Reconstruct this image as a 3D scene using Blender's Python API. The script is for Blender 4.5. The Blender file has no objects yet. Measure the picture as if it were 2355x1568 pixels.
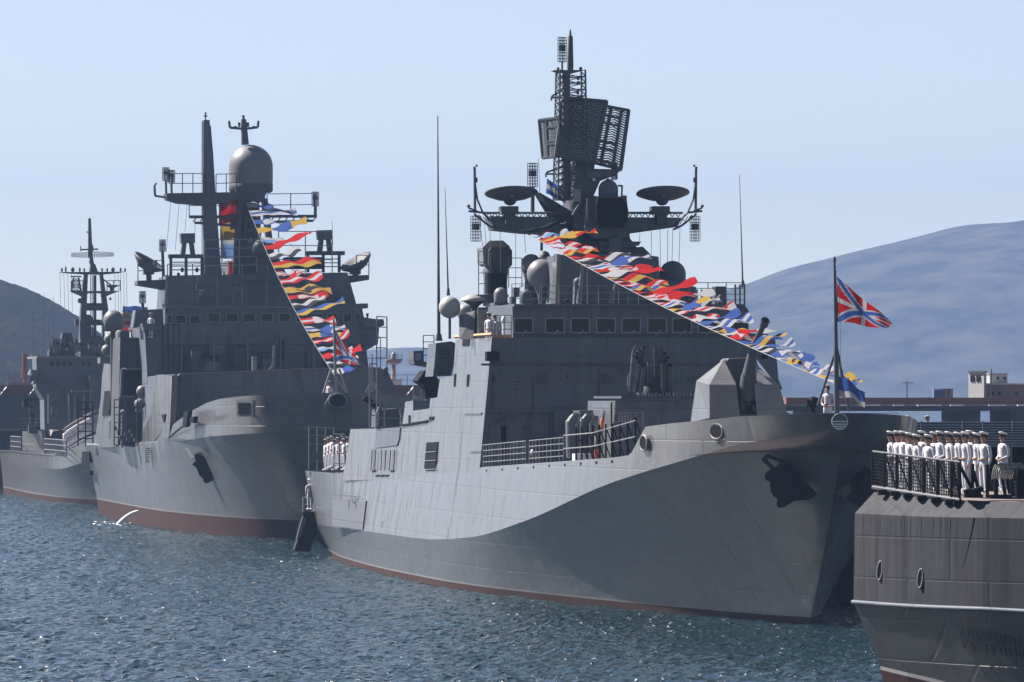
import bpy, bmesh, math, random
from mathutils import Vector, Matrix, noise
random.seed(7)
R = math.radians
sc = bpy.context.scene
col = sc.collection
# ------------------------------------------------------------------ camera, sky, sun, exposure
F = 14400.0; HC = 9.5; CX = 1177.0; HV = 920.0      # focal length in picture units, eye height, picture centre, horizon row
cd = bpy.data.cameras.new('camera'); cam = bpy.data.objects.new('camera', cd); col.objects.link(cam); sc.camera = cam
cam.location = (0, 0, HC); cam.rotation_euler = (R(90), 0, 0)
cd.sensor_width = 36; cd.lens = F / 2354 * 36; cd.shift_y = 136 / 2354; cd.clip_start = 1; cd.clip_end = 40000
SUN_EL, SUN_BACK = 44, 30                            # sun height; how far behind the ships it stands (0 = exactly from the left)
sd = Vector((-math.cos(R(SUN_EL)) * math.cos(R(SUN_BACK)), math.cos(R(SUN_EL)) * math.sin(R(SUN_BACK)), math.sin(R(SUN_EL))))
sl = bpy.data.lights.new('sun', 'SUN'); sl.energy = 5.0; sl.angle = R(0.53); sl.color = (1, 0.93, 0.84)
so = bpy.data.objects.new('sun', sl); col.objects.link(so); so.rotation_euler = (-sd).to_track_quat('-Z', 'Y').to_euler()
w = bpy.data.worlds.new('World'); sc.world = w; w.use_nodes = True
nt = w.node_tree; bg = nt.nodes['Background']; sky = nt.nodes.new('ShaderNodeTexSky')
sky.sky_type = 'NISHITA'; sky.sun_disc = False; sky.sun_elevation = R(SUN_EL)
sky.sun_rotation = math.atan2(sd.x, sd.y); sky.air_density = 0.5; sky.dust_density = 0.1; sky.ozone_density = 1.0; sky.altitude = 0
tint = nt.nodes.new('ShaderNodeMix'); tint.data_type = 'RGBA'; tint.blend_type = 'MULTIPLY'; tint.inputs[0].default_value = 1; tint.inputs[7].default_value = (1.33, 1.08, 0.88, 1); nt.links.new(sky.outputs[0], tint.inputs[6]); nt.links.new(tint.outputs[2], bg.inputs[0]); bg.inputs[1].default_value = 0.050
sc.view_settings.view_transform = 'Standard'; sc.view_settings.look = 'None'; sc.view_settings.gamma = 1
sc.view_settings.exposure = 1.75
sc.cycles.use_denoising = True; sc.cycles.max_bounces = 6; sc.cycles.volume_bounces = 0; sc.cycles.sample_clamp_indirect = 60
sc.cycles.caustics_reflective = True; sc.cycles.blur_glossy = 0.8

# ------------------------------------------------------------------ materials
def mat(name, c, rough=0.6, metal=0.0, var=0.0, vs=0.6, streak=0.0, plates=0.0, bump=0.0, bs=0.8, trans=0.0, spec=0.5, rust=0.0, coat=0.0, fore=1.0):
    m = bpy.data.materials.new(name); m.use_nodes = True; n = m.node_tree; b = n.nodes['Principled BSDF']; L = n.links.new
    b.inputs['Roughness'].default_value = rough; b.inputs['Metallic'].default_value = metal; b.inputs['Specular IOR Level'].default_value = spec; b.inputs['Coat Weight'].default_value = coat; b.inputs['Coat Roughness'].default_value = 0.16
    tc = n.nodes.new('ShaderNodeTexCoord')
    cur = None
    def rgb(cc):
        x = n.nodes.new('ShaderNodeRGB'); x.outputs[0].default_value = (*cc, 1); return x.outputs[0]
    cur = rgb(c)
    def mul(fac, col2, amount):
        nonlocal cur
        mx = n.nodes.new('ShaderNodeMix'); mx.data_type = 'RGBA'
        k = n.nodes.new('ShaderNodeMath'); k.operation = 'MULTIPLY'; L(fac, k.inputs[0]); k.inputs[1].default_value = amount; k.use_clamp = True
        L(k.outputs[0], mx.inputs[0]); L(cur, mx.inputs[6]); mx.inputs[7].default_value = (*col2, 1); cur = mx.outputs[2]
    def noise_tex(scale, sx=(1, 1, 1), det=4, lo=0.4, hi=0.65):
        mp = n.nodes.new('ShaderNodeMapping'); mp.inputs['Scale'].default_value = sx; L(tc.outputs['Object'], mp.inputs[0])
        t = n.nodes.new('ShaderNodeTexNoise'); t.inputs['Scale'].default_value = scale; t.inputs['Detail'].default_value = det; L(mp.outputs[0], t.inputs[0])
        r = n.nodes.new('ShaderNodeMapRange'); r.inputs[1].default_value = lo; r.inputs[2].default_value = hi; L(t.outputs[0], r.inputs[0]); return r.outputs[0], t.outputs[0]
    if var:
        f, _ = noise_tex(vs); mul(f, tuple(x * 0.55 for x in c), var)
        f, _ = noise_tex(vs * 7); mul(f, tuple(min(1, x * 1.35) for x in c), var * 0.5)
    if streak:
        f, _ = noise_tex(1.3, (1, 1.6, 0.11), 5, 0.48, 0.7); mul(f, tuple(x * 0.5 for x in c), streak)
        f, _ = noise_tex(4.5, (1, 1.2, 0.07), 3, 0.5, 0.75); mul(f, tuple(x * 0.45 for x in c), streak * 0.8)
        f, _ = noise_tex(3.0, (1, 1.2, 0.05), 3, 0.55, 0.75); mul(f, tuple(min(1, x * 1.5) for x in c), streak * 0.5)
    if rust:
        f, _ = noise_tex(1.0, (1.2, 1.2, 0.18), 6, 0.62, 0.74); mul(f, (0.16, 0.075, 0.04), rust)
    hgt = None
    if plates:
        sp = n.nodes.new('ShaderNodeSeparateXYZ'); L(tc.outputs['Object'], sp.inputs[0])
        cb = n.nodes.new('ShaderNodeCombineXYZ'); ad = n.nodes.new('ShaderNodeMath'); ad.operation = 'MULTIPLY_ADD'; ad.inputs[1].default_value = 0.2; L(sp.outputs[1], ad.inputs[0]); fx = n.nodes.new('ShaderNodeMath'); fx.operation = 'MULTIPLY'; fx.inputs[1].default_value = fore; L(sp.outputs[0], fx.inputs[0]); L(fx.outputs[0], ad.inputs[2])
        L(ad.outputs[0], cb.inputs[0]); L(sp.outputs[2], cb.inputs[1])
        br = n.nodes.new('ShaderNodeTexBrick'); br.inputs['Scale'].default_value = 1; br.inputs['Brick Width'].default_value = 1.5; br.inputs['Row Height'].default_value = 1.3
        br.inputs['Mortar Size'].default_value = 0.035; br.inputs['Mortar Smooth'].default_value = 0.4
        br.inputs['Color1'].default_value = (0, 0, 0, 1); br.inputs['Color2'].default_value = (0.22, 0.22, 0.22, 1); br.inputs['Mortar'].default_value = (1, 1, 1, 1)
        L(cb.outputs[0], br.inputs[0]); mul(br.outputs[0], tuple(x * 0.6 for x in c), plates); hgt = br.outputs[1]
    L(cur, b.inputs['Base Color'])
    if bump or hgt:
        _, t = noise_tex(bs, (1, 0.55, 1), 3)
        bp = n.nodes.new('ShaderNodeBump'); bp.inputs['Strength'].default_value = 1; bp.inputs['Distance'].default_value = max(bump, 0.004); L(t, bp.inputs['Height']); last = bp
        if hgt:
            b2 = n.nodes.new('ShaderNodeBump'); b2.invert = True; b2.inputs['Distance'].default_value = 0.012; L(hgt, b2.inputs['Height']); L(bp.outputs[0], b2.inputs['Normal']); last = b2
        L(last.outputs[0], b.inputs['Normal'])
    if coat:                                              # satin topcoat over slightly rippled plating
        _, t = noise_tex(0.55, (1, 0.9, 0.5), 3); cbp = n.nodes.new('ShaderNodeBump'); cbp.inputs['Distance'].default_value = 0.13; L(t, cbp.inputs['Height']); L(cbp.outputs[0], b.inputs['Coat Normal'])
    if trans:
        tr = n.nodes.new('ShaderNodeBsdfTranslucent'); L(cur, tr.inputs[0]); ms = n.nodes.new('ShaderNodeMixShader'); ms.inputs[0].default_value = trans
        L(b.outputs[0], ms.inputs[1]); L(tr.outputs[0], ms.inputs[2]); L(ms.outputs[0], n.nodes['Material Output'].inputs[0])
    return m
M = {}
M['hull'] = mat('hull_paint', (0.075, 0.075, 0.081), 0.5, var=0.2, vs=0.16, streak=0.45, plates=0.55, bump=0.09, bs=0.35, rust=0.14, coat=0.7, fore=0.0)
M['gray'] = mat('naval_gray_shade_blue', (0.084, 0.096, 0.124), 0.6, spec=0.2, var=0.25, vs=0.5, streak=0.4, plates=0.4, bump=0.02)  # bluish tone of the shaded fronts is put into this colour
M['grayd'] = mat('dark_gray_paint', (0.05, 0.055, 0.065), 0.6, spec=0.2, var=0.2, vs=1.0)
M['mast'] = mat('mast_paint', (0.06, 0.065, 0.08), 0.6, spec=0.2, var=0.15, vs=1.2)
M['dome'] = mat('radome_plastic', (0.13, 0.13, 0.145), 0.5, spec=0.3, var=0.08, vs=0.8)
M['domew'] = mat('pale_radome_plastic', (0.26, 0.26, 0.26), 0.5, var=0.06, vs=0.8)
M['red'] = mat('antifouling_red', (0.030, 0.010, 0.008), 0.8, spec=0.15, var=0.4, vs=0.5, streak=0.3)
M['line'] = mat('waterline_paint', (0.11, 0.11, 0.12), 0.6, var=0.2)
M['deck'] = mat('deck_coating', (0.13, 0.10, 0.09), 0.8, var=0.3, vs=0.4)
M['black'] = mat('black_steel', (0.005, 0.005, 0.006), 0.7, spec=0.06, var=0.2)
M['rub'] = mat('rubber', (0.004, 0.004, 0.005), 0.85, spec=0.04, var=0.2)
M['glass'] = mat('window_glass', (0.007, 0.013, 0.011), 0.12, spec=0.09)
M['patch'] = mat('fresh_paint_patch', (0.066, 0.070, 0.083), 0.45, streak=0.4, plates=0.5, fore=0.0)
M['rail'] = mat('rail_paint', (0.15, 0.155, 0.17), 0.5)
M['tan'] = mat('varnished_wood', (0.36, 0.21, 0.10), 0.5, var=0.3, vs=3)
M['white'] = mat('white_paint', (0.55, 0.55, 0.55), 0.5)
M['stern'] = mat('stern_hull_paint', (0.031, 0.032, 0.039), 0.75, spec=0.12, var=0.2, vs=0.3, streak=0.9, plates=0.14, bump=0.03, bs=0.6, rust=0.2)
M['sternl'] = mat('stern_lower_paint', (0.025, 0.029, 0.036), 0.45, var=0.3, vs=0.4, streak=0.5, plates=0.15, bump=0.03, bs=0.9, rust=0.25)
M['orange'] = mat('orange_plastic', (0.6, 0.10, 0.03), 0.5)
M['crane'] = mat('crane_paint', (0.20, 0.07, 0.04), 0.6, var=0.2, vs=1)
M['cloth'] = mat('uniform_cloth', (0.42, 0.42, 0.48), 0.85, var=0.12, vs=8, bump=0.006, bs=9)
M['skin'] = mat('skin', (0.30, 0.14, 0.09), 0.6)
M['hair'] = mat('hair', (0.03, 0.02, 0.015), 0.8)
M['fw'] = mat('flag_white', (0.29, 0.29, 0.32), 0.9, spec=0.08, trans=0.42)
M['fr'] = mat('flag_red', (0.30, 0.005, 0.004), 0.9, spec=0.08, trans=0.42)
M['fb'] = mat('flag_blue', (0.015, 0.035, 0.16), 0.9, spec=0.08, trans=0.42)
M['fy'] = mat('flag_yellow', (0.30, 0.19, 0.03), 0.9, spec=0.08, trans=0.42)
M['fk'] = mat('flag_black', (0.015, 0.015, 0.02), 0.9, spec=0.08, trans=0.3)
M['fc'] = mat('flag_pale_blue', (0.10, 0.20, 0.40), 0.9, spec=0.08, trans=0.42)
M['conc'] = mat('concrete', (0.15, 0.145, 0.14), 0.8, var=0.35, vs=0.3, streak=0.3)
M['brick'] = mat('pier_red_paint', (0.11, 0.035, 0.03), 0.8, var=0.4, vs=0.4)
M['pdark'] = mat('pier_dark_steel', (0.03, 0.033, 0.045), 0.8, var=0.3, vs=0.3)  # dark navy steel for piers, stand and quay
M['bgray'] = mat('render_wall', (0.22, 0.225, 0.235), 0.8, var=0.15, vs=0.6)
M['bpink'] = mat('old_plaster', (0.22, 0.16, 0.15), 0.85, var=0.35, vs=0.6)
M['blue'] = mat('container_blue', (0.03, 0.07, 0.20), 0.6, var=0.2)
M['plank'] = mat('bleacher_plank', (0.12, 0.16, 0.24), 0.6, var=0.2, vs=2)
M['foam'] = mat('water_foam', (0.85, 0.87, 0.9), 0.7)

# ------------------------------------------------------------------ mesh builder
class MB:
    def __init__(s): s.v = []; s.f = []; s.m = []; s.s = []
    def add(s, vs, fs, mi=0, sm=False):
        o = len(s.v); s.v += [tuple(p) for p in vs]
        for f in fs: s.f.append([o + i for i in f]); s.m.append(mi); s.s.append(sm)
        return s
    def box(s, x0, y0, z0, x1, y1, z1, mi=0):
        return s.add([(x0, y0, z0), (x1, y0, z0), (x1, y1, z0), (x0, y1, z0), (x0, y0, z1), (x1, y0, z1), (x1, y1, z1), (x0, y1, z1)],
                     [(0, 3, 2, 1), (4, 5, 6, 7), (0, 1, 5, 4), (1, 2, 6, 5), (2, 3, 7, 6), (3, 0, 4, 7)], mi)
    def prism(s, pts, d, mi=0):
        n = len(pts); d = Vector(d); a = [Vector(p) for p in pts]
        return s.add(a + [p + d for p in a], [list(range(n)), list(range(2 * n - 1, n - 1, -1))] + [(i, n + i, n + (i + 1) % n, (i + 1) % n) for i in range(n)], mi)
    def tube(s, p, q, r, r2=None, n=6, mi=0):
        p, q = Vector(p), Vector(q); r2 = r if r2 is None else r2; d = q - p
        if d.length < 1e-6: return s
        z = d.normalized(); x = z.orthogonal().normalized(); y = z.cross(x); vs = []
        for c, rr in ((p, r), (q, r2)):
            for i in range(n):
                t = 2 * math.pi * i / n; vs.append(c + x * (rr * math.cos(t)) + y * (rr * math.sin(t)))
        return s.add(vs, [(i, (i + 1) % n, n + (i + 1) % n, n + i) for i in range(n)], mi, n > 6).add(vs[:n], [list(range(n - 1, -1, -1))], mi).add(vs[n:], [list(range(n))], mi)
    def path(s, ps, r, n=5, mi=0):
        for p, q in zip(ps, ps[1:]): s.tube(p, q, r, n=n, mi=mi)
        return s
    def lathe(s, c, prof, n=20, mi=0, axis=(0, 0, 1), sx=1):
        z = Vector(axis).normalized(); x = Vector((1, 0, 0)) if abs(z.x) < 0.9 else Vector((0, 1, 0)); x = (x - z * x.dot(z)).normalized(); y = z.cross(x); c = Vector(c); vs = []
        for h, r in prof:
            for i in range(n):
                t = 2 * math.pi * i / n; vs.append(c + z * h + x * (max(r, 1e-4) * math.cos(t) * sx) + y * (max(r, 1e-4) * math.sin(t)))
        fs = [(k * n + i, k * n + (i + 1) % n, (k + 1) * n + (i + 1) % n, (k + 1) * n + i) for k in range(len(prof) - 1) for i in range(n)]
        s.add(vs, fs, mi, True); s.add(vs[:n], [list(range(n - 1, -1, -1))], mi); s.add(vs[-n:], [list(range(n))], mi); return s
    def ball(s, c, r, n=16, sz=1, mi=0, sx=1, axis=(0, 0, 1)):
        return s.lathe(c, [(-r * sz * math.cos(math.pi * k / 10), r * math.sin(math.pi * k / 10)) for k in range(11)], n, mi, axis, sx)
    def dome(s, c, r, h, n=20, mi=0):          # cylinder of height h with a round top
        return s.lathe(c, [(0, r * 0.96), (0.04, r)] + [(h, r)] + [(h + r * math.sin(math.pi / 2 * k / 8), r * math.cos(math.pi / 2 * k / 8)) for k in range(1, 9)], n, mi)
    def build(s, name, m, parent=None, loc=None, rz=0):
        me = bpy.data.meshes.new(name); me.from_pydata(s.v, [], s.f)
        for x in (m if isinstance(m, (list, tuple)) else [m]): me.materials.append(M[x])
        me.polygons.foreach_set('material_index', s.m); me.polygons.foreach_set('use_smooth', s.s)
        bm = bmesh.new(); bm.from_mesh(me); bmesh.ops.recalc_face_normals(bm, faces=bm.faces); bm.to_mesh(me); bm.free(); me.update()
        o = bpy.data.objects.new(name, me); col.objects.link(o)
        if parent: o.parent = parent
        if loc is not None: o.location = loc; o.rotation_euler = (0, 0, rz)
        return o
def tag(o, label=None, cat=None, group=None, kind=None):
    for k, x in (('label', label), ('category', cat), ('group', group), ('kind', kind)):
        if x: o[k] = x
    return o
def empty(name, loc, rz=0):
    e = bpy.data.objects.new(name, None); col.objects.link(e); e.location = loc; e.rotation_euler = (0, 0, rz); return e
def V(ox, oy, s): return lambda x, y: ((ox + x / s) / 1.08751, (oy + y / s) / 1.08751)
def lerp(tab, x):
    if x <= tab[0][0]: return tab[0][1]
    for (x0, y0), (x1, y1) in zip(tab, tab[1:]):
        if x <= x1: return y0 + (y1 - y0) * (x - x0) / (x1 - x0)
    return tab[-1][1]
def smo(tab, x):                                  # smooth monotone interpolation
    if x <= tab[0][0]: return tab[0][1]
    if x >= tab[-1][0]: return tab[-1][1]
    n = len(tab); i = max(k for k in range(n - 1) if tab[k][0] <= x)
    def sl_(k):
        if k <= 0 or k >= n - 1:
            k0 = 0 if k <= 0 else n - 2; return (tab[k0 + 1][1] - tab[k0][1]) / (tab[k0 + 1][0] - tab[k0][0])
        d0 = (tab[k][1] - tab[k - 1][1]) / (tab[k][0] - tab[k - 1][0]); d1 = (tab[k + 1][1] - tab[k][1]) / (tab[k + 1][0] - tab[k][0])
        return 0 if d0 * d1 <= 0 else 2 * d0 * d1 / (d0 + d1)
    h = tab[i + 1][0] - tab[i][0]; t = (x - tab[i][0]) / h; y0, y1, m0, m1 = tab[i][1], tab[i + 1][1], sl_(i) * h, sl_(i + 1) * h
    return (2 * t**3 - 3 * t**2 + 1) * y0 + (t**3 - 2 * t**2 + t) * m0 + (-2 * t**3 + 3 * t**2) * y1 + (t**3 - t**2) * m1
class Frame:                                      # a ship's own axes: x across (to the right), y aft from the stem, z up
    def __init__(s, ox, oy, th):
        s.ox, s.oy, s.th = ox, oy, R(th); s.c, s.s = math.cos(s.th), math.sin(s.th)
    def loc(s, X, Y): dx, dy = X - s.ox, Y - s.oy; return dx * s.c + dy * s.s, -dx * s.s + dy * s.c
    def world(s, b, a, z=0): return (s.ox + b * s.c - a * s.s, s.oy + b * s.s + a * s.c, z)
    def P(s, u, v, a):
        r = (u - CX) / F; D = (a - s.ox * s.s + s.oy * s.c) / (-r * s.s + s.c); b, _ = s.loc(r * D, D); return Vector((b, a, HC - (v - HV) / F * D))
    def Q(s, u, v, b):
        r = (u - CX) / F; D = (b + s.ox * s.c + s.oy * s.s) / (r * s.c + s.s); _, a = s.loc(r * D, D); return Vector((b, a, HC - (v - HV) / F * D))
    def W(s, u, v, z):
        D = (HC - z) * F / (v - HV); b, a = s.loc((u - CX) / F * D, D); return Vector((b, a, z))
    def uv(s, b, a, z):
        X, Y, _ = s.world(b, a); return CX + X / Y * F, HV + (HC - z) / Y * F
    def m(s, a, u=CX): return (s.oy + a * s.c) / F     # metres per picture unit at station a
    def start(s, name, label, cat): s.root = empty(name, (s.ox, s.oy, 0), s.th); tag(s.root, label, cat); return s.root
    def part(s, mb, name, m='gray', parent=None): return mb.build(name, m, parent or s.root)
    # shapes drawn in picture units on the cross-section at station a, with a real depth towards the stern
    def poly(s, mb, pts, a, d, mi=0): return mb.prism([s.P(u, v, a) for u, v in pts], (0, d, 0), mi)
    def rect(s, mb, p, q, a, d, mi=0): return s.poly(mb, [p, (q[0], p[1]), q, (p[0], q[1])], a, d, mi)
    def bar(s, mb, p, q, a, r, r2=None, n=6, mi=0, a2=None): return mb.tube(s.P(*p, a), s.P(*q, a if a2 is None else a2), r, r2, n, mi)
    def bars(s, mb, ps, a, r, n=5, mi=0): return mb.path([s.P(*p, a) for p in ps], r, n, mi)
    def lathe(s, mb, u, prof, a, n=20, mi=0):     # prof: (row, radius in picture units)
        c = s.P(u, prof[0][0], a); k = s.m(a); return mb.lathe(c, [((prof[0][0] - v) * k, r * k) for v, r in prof], n, mi)
    def ball(s, mb, u, v, r, a, n=20, sz=1, mi=0): return mb.ball(s.P(u, v, a), r * s.m(a), n, sz, mi)
def rail(mb, pts, h, rows=3, step=1.5, r=0.02, mi=0):
    for p, q in zip(pts, pts[1:]):
        p, q = Vector(p), Vector(q); n = max(1, round((q - p).length / step))
        for i in range(n + 1):
            c = p.lerp(q, i / n); mb.tube(c, c + Vector((0, 0, h)), r * 1.2, n=4, mi=mi)
        for k in range(rows): z = Vector((0, 0, h * (k + 1) / rows)); mb.tube(p + z, q + z, r, n=4, mi=mi)
    return mb
def lattice(mb, p, q, w, d, n, r=0.03, diag=True):    # a four-legged lattice mast from p to q
    p, q = Vector(p), Vector(q); ax = Vector((1, 0, 0)); ay = Vector((0, 1, 0)); cs = [(-1, -1), (1, -1), (1, 1), (-1, 1)]
    def c(i, t): k = w + (d - w) * t; return p.lerp(q, t) + ax * cs[i][0] * k / 2 + ay * cs[i][1] * k / 2
    for i in range(4):
        mb.tube(c(i, 0), c(i, 1), r, n=5)
        for k in range(n):
            mb.tube(c(i, k / n), c((i + 1) % 4, k / n), r * 0.7, n=4)
            if diag: mb.tube(c(i, k / n), c((i + 1) % 4, (k + 1) / n), r * 0.6, n=4)
    return mb
def cage(mb, c, r, h, k=0.012):                       # a caged aerial of hoops and rods round a dark core
    c = Vector(c)
    for i in range(6):
        t = i * math.pi / 3; e = Vector((r * math.cos(t), r * math.sin(t), 0)); mb.tube(c + e, c + e + Vector((0, 0, h)), k, n=4)
    for i in range(9):
        z = c + Vector((0, 0, h * i / 8)); mb.path([z + Vector((r * math.cos(t * math.pi / 4), r * math.sin(t * math.pi / 4), 0)) for t in range(9)], k, 4)
    mb.tube(c + Vector((0, 0, h * 0.45)), c + Vector((0, 0, h * 0.7)), r * 0.8, n=8); mb.tube(c, c + Vector((0, 0, h)), k * 1.6, n=4)
    return mb
def hull(fr, stems, plans, tops, end, ends, mats, mids, zs, bands, flare=1.4, tumble=None, step=1.3, endcap=True):
    """stems: stem station of keel, waterline, knuckle, top; plans: half-breadth of each against station; tops: height of knuckle and top against station"""
    n = int((end - stems[3]) / step); rows = []
    def pt(level, t):
        a = stems[level] + (ends[level] - stems[level]) * t
        b = smo(plans[level], a)
        z = (-1.6, 0.0)[level] if level < 2 else tops[level - 2](a)
        return b, a, z
    for i in range(n + 1):
        t = (i / n); t = t * (0.35 + 0.65 * t)
        k, wl, kn, tp = [pt(l, t) for l in range(4)]
        r = [k]
        for j in range(mids + 1):
            g = j / mids; gz = zs[j] if j < len(zs) else None
            z = wl[2] + (kn[2] - wl[2]) * g
            if gz is not None: z = gz; g = z / kn[2]
            gb = g ** flare; r.append((wl[0] + (kn[0] - wl[0]) * gb, wl[1] + (kn[1] - wl[1]) * g ** 0.9, z))
        for j in range(1, 5): g = j / 4; r.append(tuple(kn[q] + (tp[q] - kn[q]) * g for q in range(3)))
        rows.append(r)
    mb = MB(); nl = len(rows[0])
    for sgn in (-1, 1):
        vs = [(sgn * b, a, z) for r in rows for b, a, z in r]
        for j in range(nl - 1):
            mb.add([], []) ; o = len(mb.v)
        o = len(mb.v); mb.v += vs
        for i in range(len(rows) - 1):
            for j in range(nl - 1):
                q = [o + i * nl + j, o + (i + 1) * nl + j, o + (i + 1) * nl + j + 1, o + i * nl + j + 1]
                mb.f.append(q); mb.m.append(bands[min(j, len(bands) - 1)]); mb.s.append(True)
    if endcap:
        r = rows[-1]; mb.add([(-b, a, z) for b, a, z in r] + [(b, a, z) for b, a, z in reversed(r)], [list(range(2 * nl))], bands[-1])
    o = fr.part(mb, 'hull', mats)
    bm = bmesh.new(); bm.from_mesh(o.data); bmesh.ops.remove_doubles(bm, verts=bm.verts, dist=0.002)
    lay = {}
    for e in bm.edges:                                    # keep the knuckle a hard line
        if len(e.link_faces) == 2 and e.link_faces[0].normal.angle(e.link_faces[1].normal, 0) > R(11): e.smooth = False
    bm.to_mesh(o.data); bm.free()
    return o, rows
def window(fr, us, vs, a, mframe='gray', mpane='glass', t=0.10, slant=0, parent=None, wiper=False):
    (u0, u1), (v0, v1) = us, vs; f = MB(); k = 3
    for p, q in (((u0 - k, v0 - k), (u1 + k, v0)), ((u0 - k, v1), (u1 + k, v1 + k)), ((u0 - k, v0), (u0, v1)), ((u1, v0), (u1 + k, v1))): fr.rect(f, p, q, a - t, t)
    if wiper: fr.bar(f, ((u0 + u1) / 2 - 4, v1 + 7), ((u0 + u1) / 2 + 8, v1 - 4), a - t - 0.03, 0.05)
    o = fr.part(f, 'window', mframe, parent)
    g = MB(); fr.rect(g, (u0, v0), (u1, v1), a - 0.04, 0.03); g.build('pane', mpane, o)
    return o
# ------------------------------------------------------------------ the setting
def water_mat():
    m = bpy.data.materials.new('harbour_water'); m.use_nodes = True; n = m.node_tree; b = n.nodes['Principled BSDF']; L = n.links.new
    b.inputs['Base Color'].default_value = (0.003, 0.016, 0.021, 1); b.inputs['Roughness'].default_value = 0.09; b.inputs['IOR'].default_value = 1.33
    tc = n.nodes.new('ShaderNodeTexCoord'); prev = None
    for sc_, st, dist in ((1.3, (1, 0.7, 1), 0.10), (3.6, (1, 0.8, 1), 0.05), (9.0, (1, 1, 1), 0.02)):
        mp = n.nodes.new('ShaderNodeMapping'); mp.inputs['Scale'].default_value = st; mp.inputs['Rotation'].default_value = (0, 0, 0.4); L(tc.outputs['Object'], mp.inputs[0])
        t = n.nodes.new('ShaderNodeTexNoise'); t.inputs['Scale'].default_value = sc_; t.inputs['Detail'].default_value = 3; t.inputs['Roughness'].default_value = 0.55; L(mp.outputs[0], t.inputs[0])
        bp = n.nodes.new('ShaderNodeBump'); bp.inputs['Distance'].default_value = dist; bp.inputs['Strength'].default_value = 1; L(t.outputs[0], bp.inputs['Height'])
        if prev: L(prev, bp.inputs['Normal'])
        prev = bp.outputs[0]
    t = n.nodes.new('ShaderNodeTexNoise'); t.inputs['Scale'].default_value = 2.2; t.inputs['Detail'].default_value = 2; L(tc.outputs['Object'], t.inputs[0])
    pw = n.nodes.new('ShaderNodeMath'); pw.operation = 'POWER'; pw.inputs[1].default_value = 9; L(t.outputs[0], pw.inputs[0])   # the few steep little crests that catch the sun
    bp = n.nodes.new('ShaderNodeBump'); bp.inputs['Distance'].default_value = 9.0; L(pw.outputs[0], bp.inputs['Height']); L(prev, bp.inputs['Normal']); L(bp.outputs[0], b.inputs['Normal']); return m
M['water'] = water_mat()
import numpy as np
rs = np.random.RandomState(4); xs = np.linspace(-58, 58, 600); ys = 128 + (660 - 128) * np.linspace(0, 1, 1450) ** 1.25
Xg, Yg = np.meshgrid(xs, ys); Zg = np.zeros_like(Xg)
for _ in range(80):                                  # short wind waves running mostly one way, with a spread
    wl_ = 0.45 * (1.9 / 0.45) ** rs.rand(); th_ = rs.normal(0.5, 0.75); k_ = 2 * math.pi / wl_
    ph_ = k_ * (Xg * math.cos(th_) + Yg * math.sin(th_)) + rs.rand() * 6.28; Zg += 0.0062 * wl_ ** 0.8 * (np.sin(ph_) + 0.25 * np.sin(2 * ph_ + 1))
Zg *= np.clip((58 - np.abs(Xg)) / 4, 0, 1) * np.clip((Yg - 128) / 4, 0, 1) * np.clip((660 - Yg) / 60, 0, 1)
nx, ny = len(xs), len(ys); co = np.stack([Xg.ravel(), Yg.ravel(), Zg.ravel()], 1)
outer = [(-2800, -60, 0), (2800, -60, 0), (2800, 6500, 0), (-2800, 6500, 0)]
ii = (np.arange(ny - 1)[:, None] * nx + np.arange(nx - 1)[None]).ravel(); q_ = np.stack([ii, ii + 1, ii + nx + 1, ii + nx], 1)
N0 = nx * ny; bl, br_, tr_, tl = 0, nx - 1, N0 - 1, N0 - nx
me = bpy.data.meshes.new('water'); me.from_pydata(np.concatenate([co, np.array(outer, float)]).tolist(), [], q_.tolist() + [(N0, N0 + 1, br_, bl), (N0 + 1, N0 + 2, tr_, br_), (N0 + 2, N0 + 3, tl, tr_), (N0 + 3, N0, bl, tl)])
me.polygons.foreach_set('use_smooth', [True] * len(me.polygons)); me.materials.append(M['water']); wo = bpy.data.objects.new('water', me); col.objects.link(wo); tag(wo, kind='structure')
def hill_mat(name, c1, c2, s):
    m = bpy.data.materials.new(name); m.use_nodes = True; n = m.node_tree; b = n.nodes['Principled BSDF']; L = n.links.new; b.inputs['Roughness'].default_value = 1.0; b.inputs['Specular IOR Level'].default_value = 0
    tc = n.nodes.new('ShaderNodeTexCoord'); t = n.nodes.new('ShaderNodeTexNoise'); t.inputs['Scale'].default_value = s; t.inputs['Detail'].default_value = 8; t.inputs['Roughness'].default_value = 0.65
    L(tc.outputs['Object'], t.inputs[0]); r = n.nodes.new('ShaderNodeValToRGB'); r.color_ramp.elements[0].position = 0.4; r.color_ramp.elements[1].position = 0.62
    r.color_ramp.elements[0].color = (*c1, 1); r.color_ramp.elements[1].color = (*c2, 1); L(t.outputs[0], r.inputs[0]); L(r.outputs[0], b.inputs['Base Color'])
    return m
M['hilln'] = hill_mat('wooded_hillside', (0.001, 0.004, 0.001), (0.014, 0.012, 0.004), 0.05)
M['hillf'] = hill_mat('far_hillside', (0.005, 0.010, 0.005), (0.06, 0.058, 0.038), 0.02)
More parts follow.
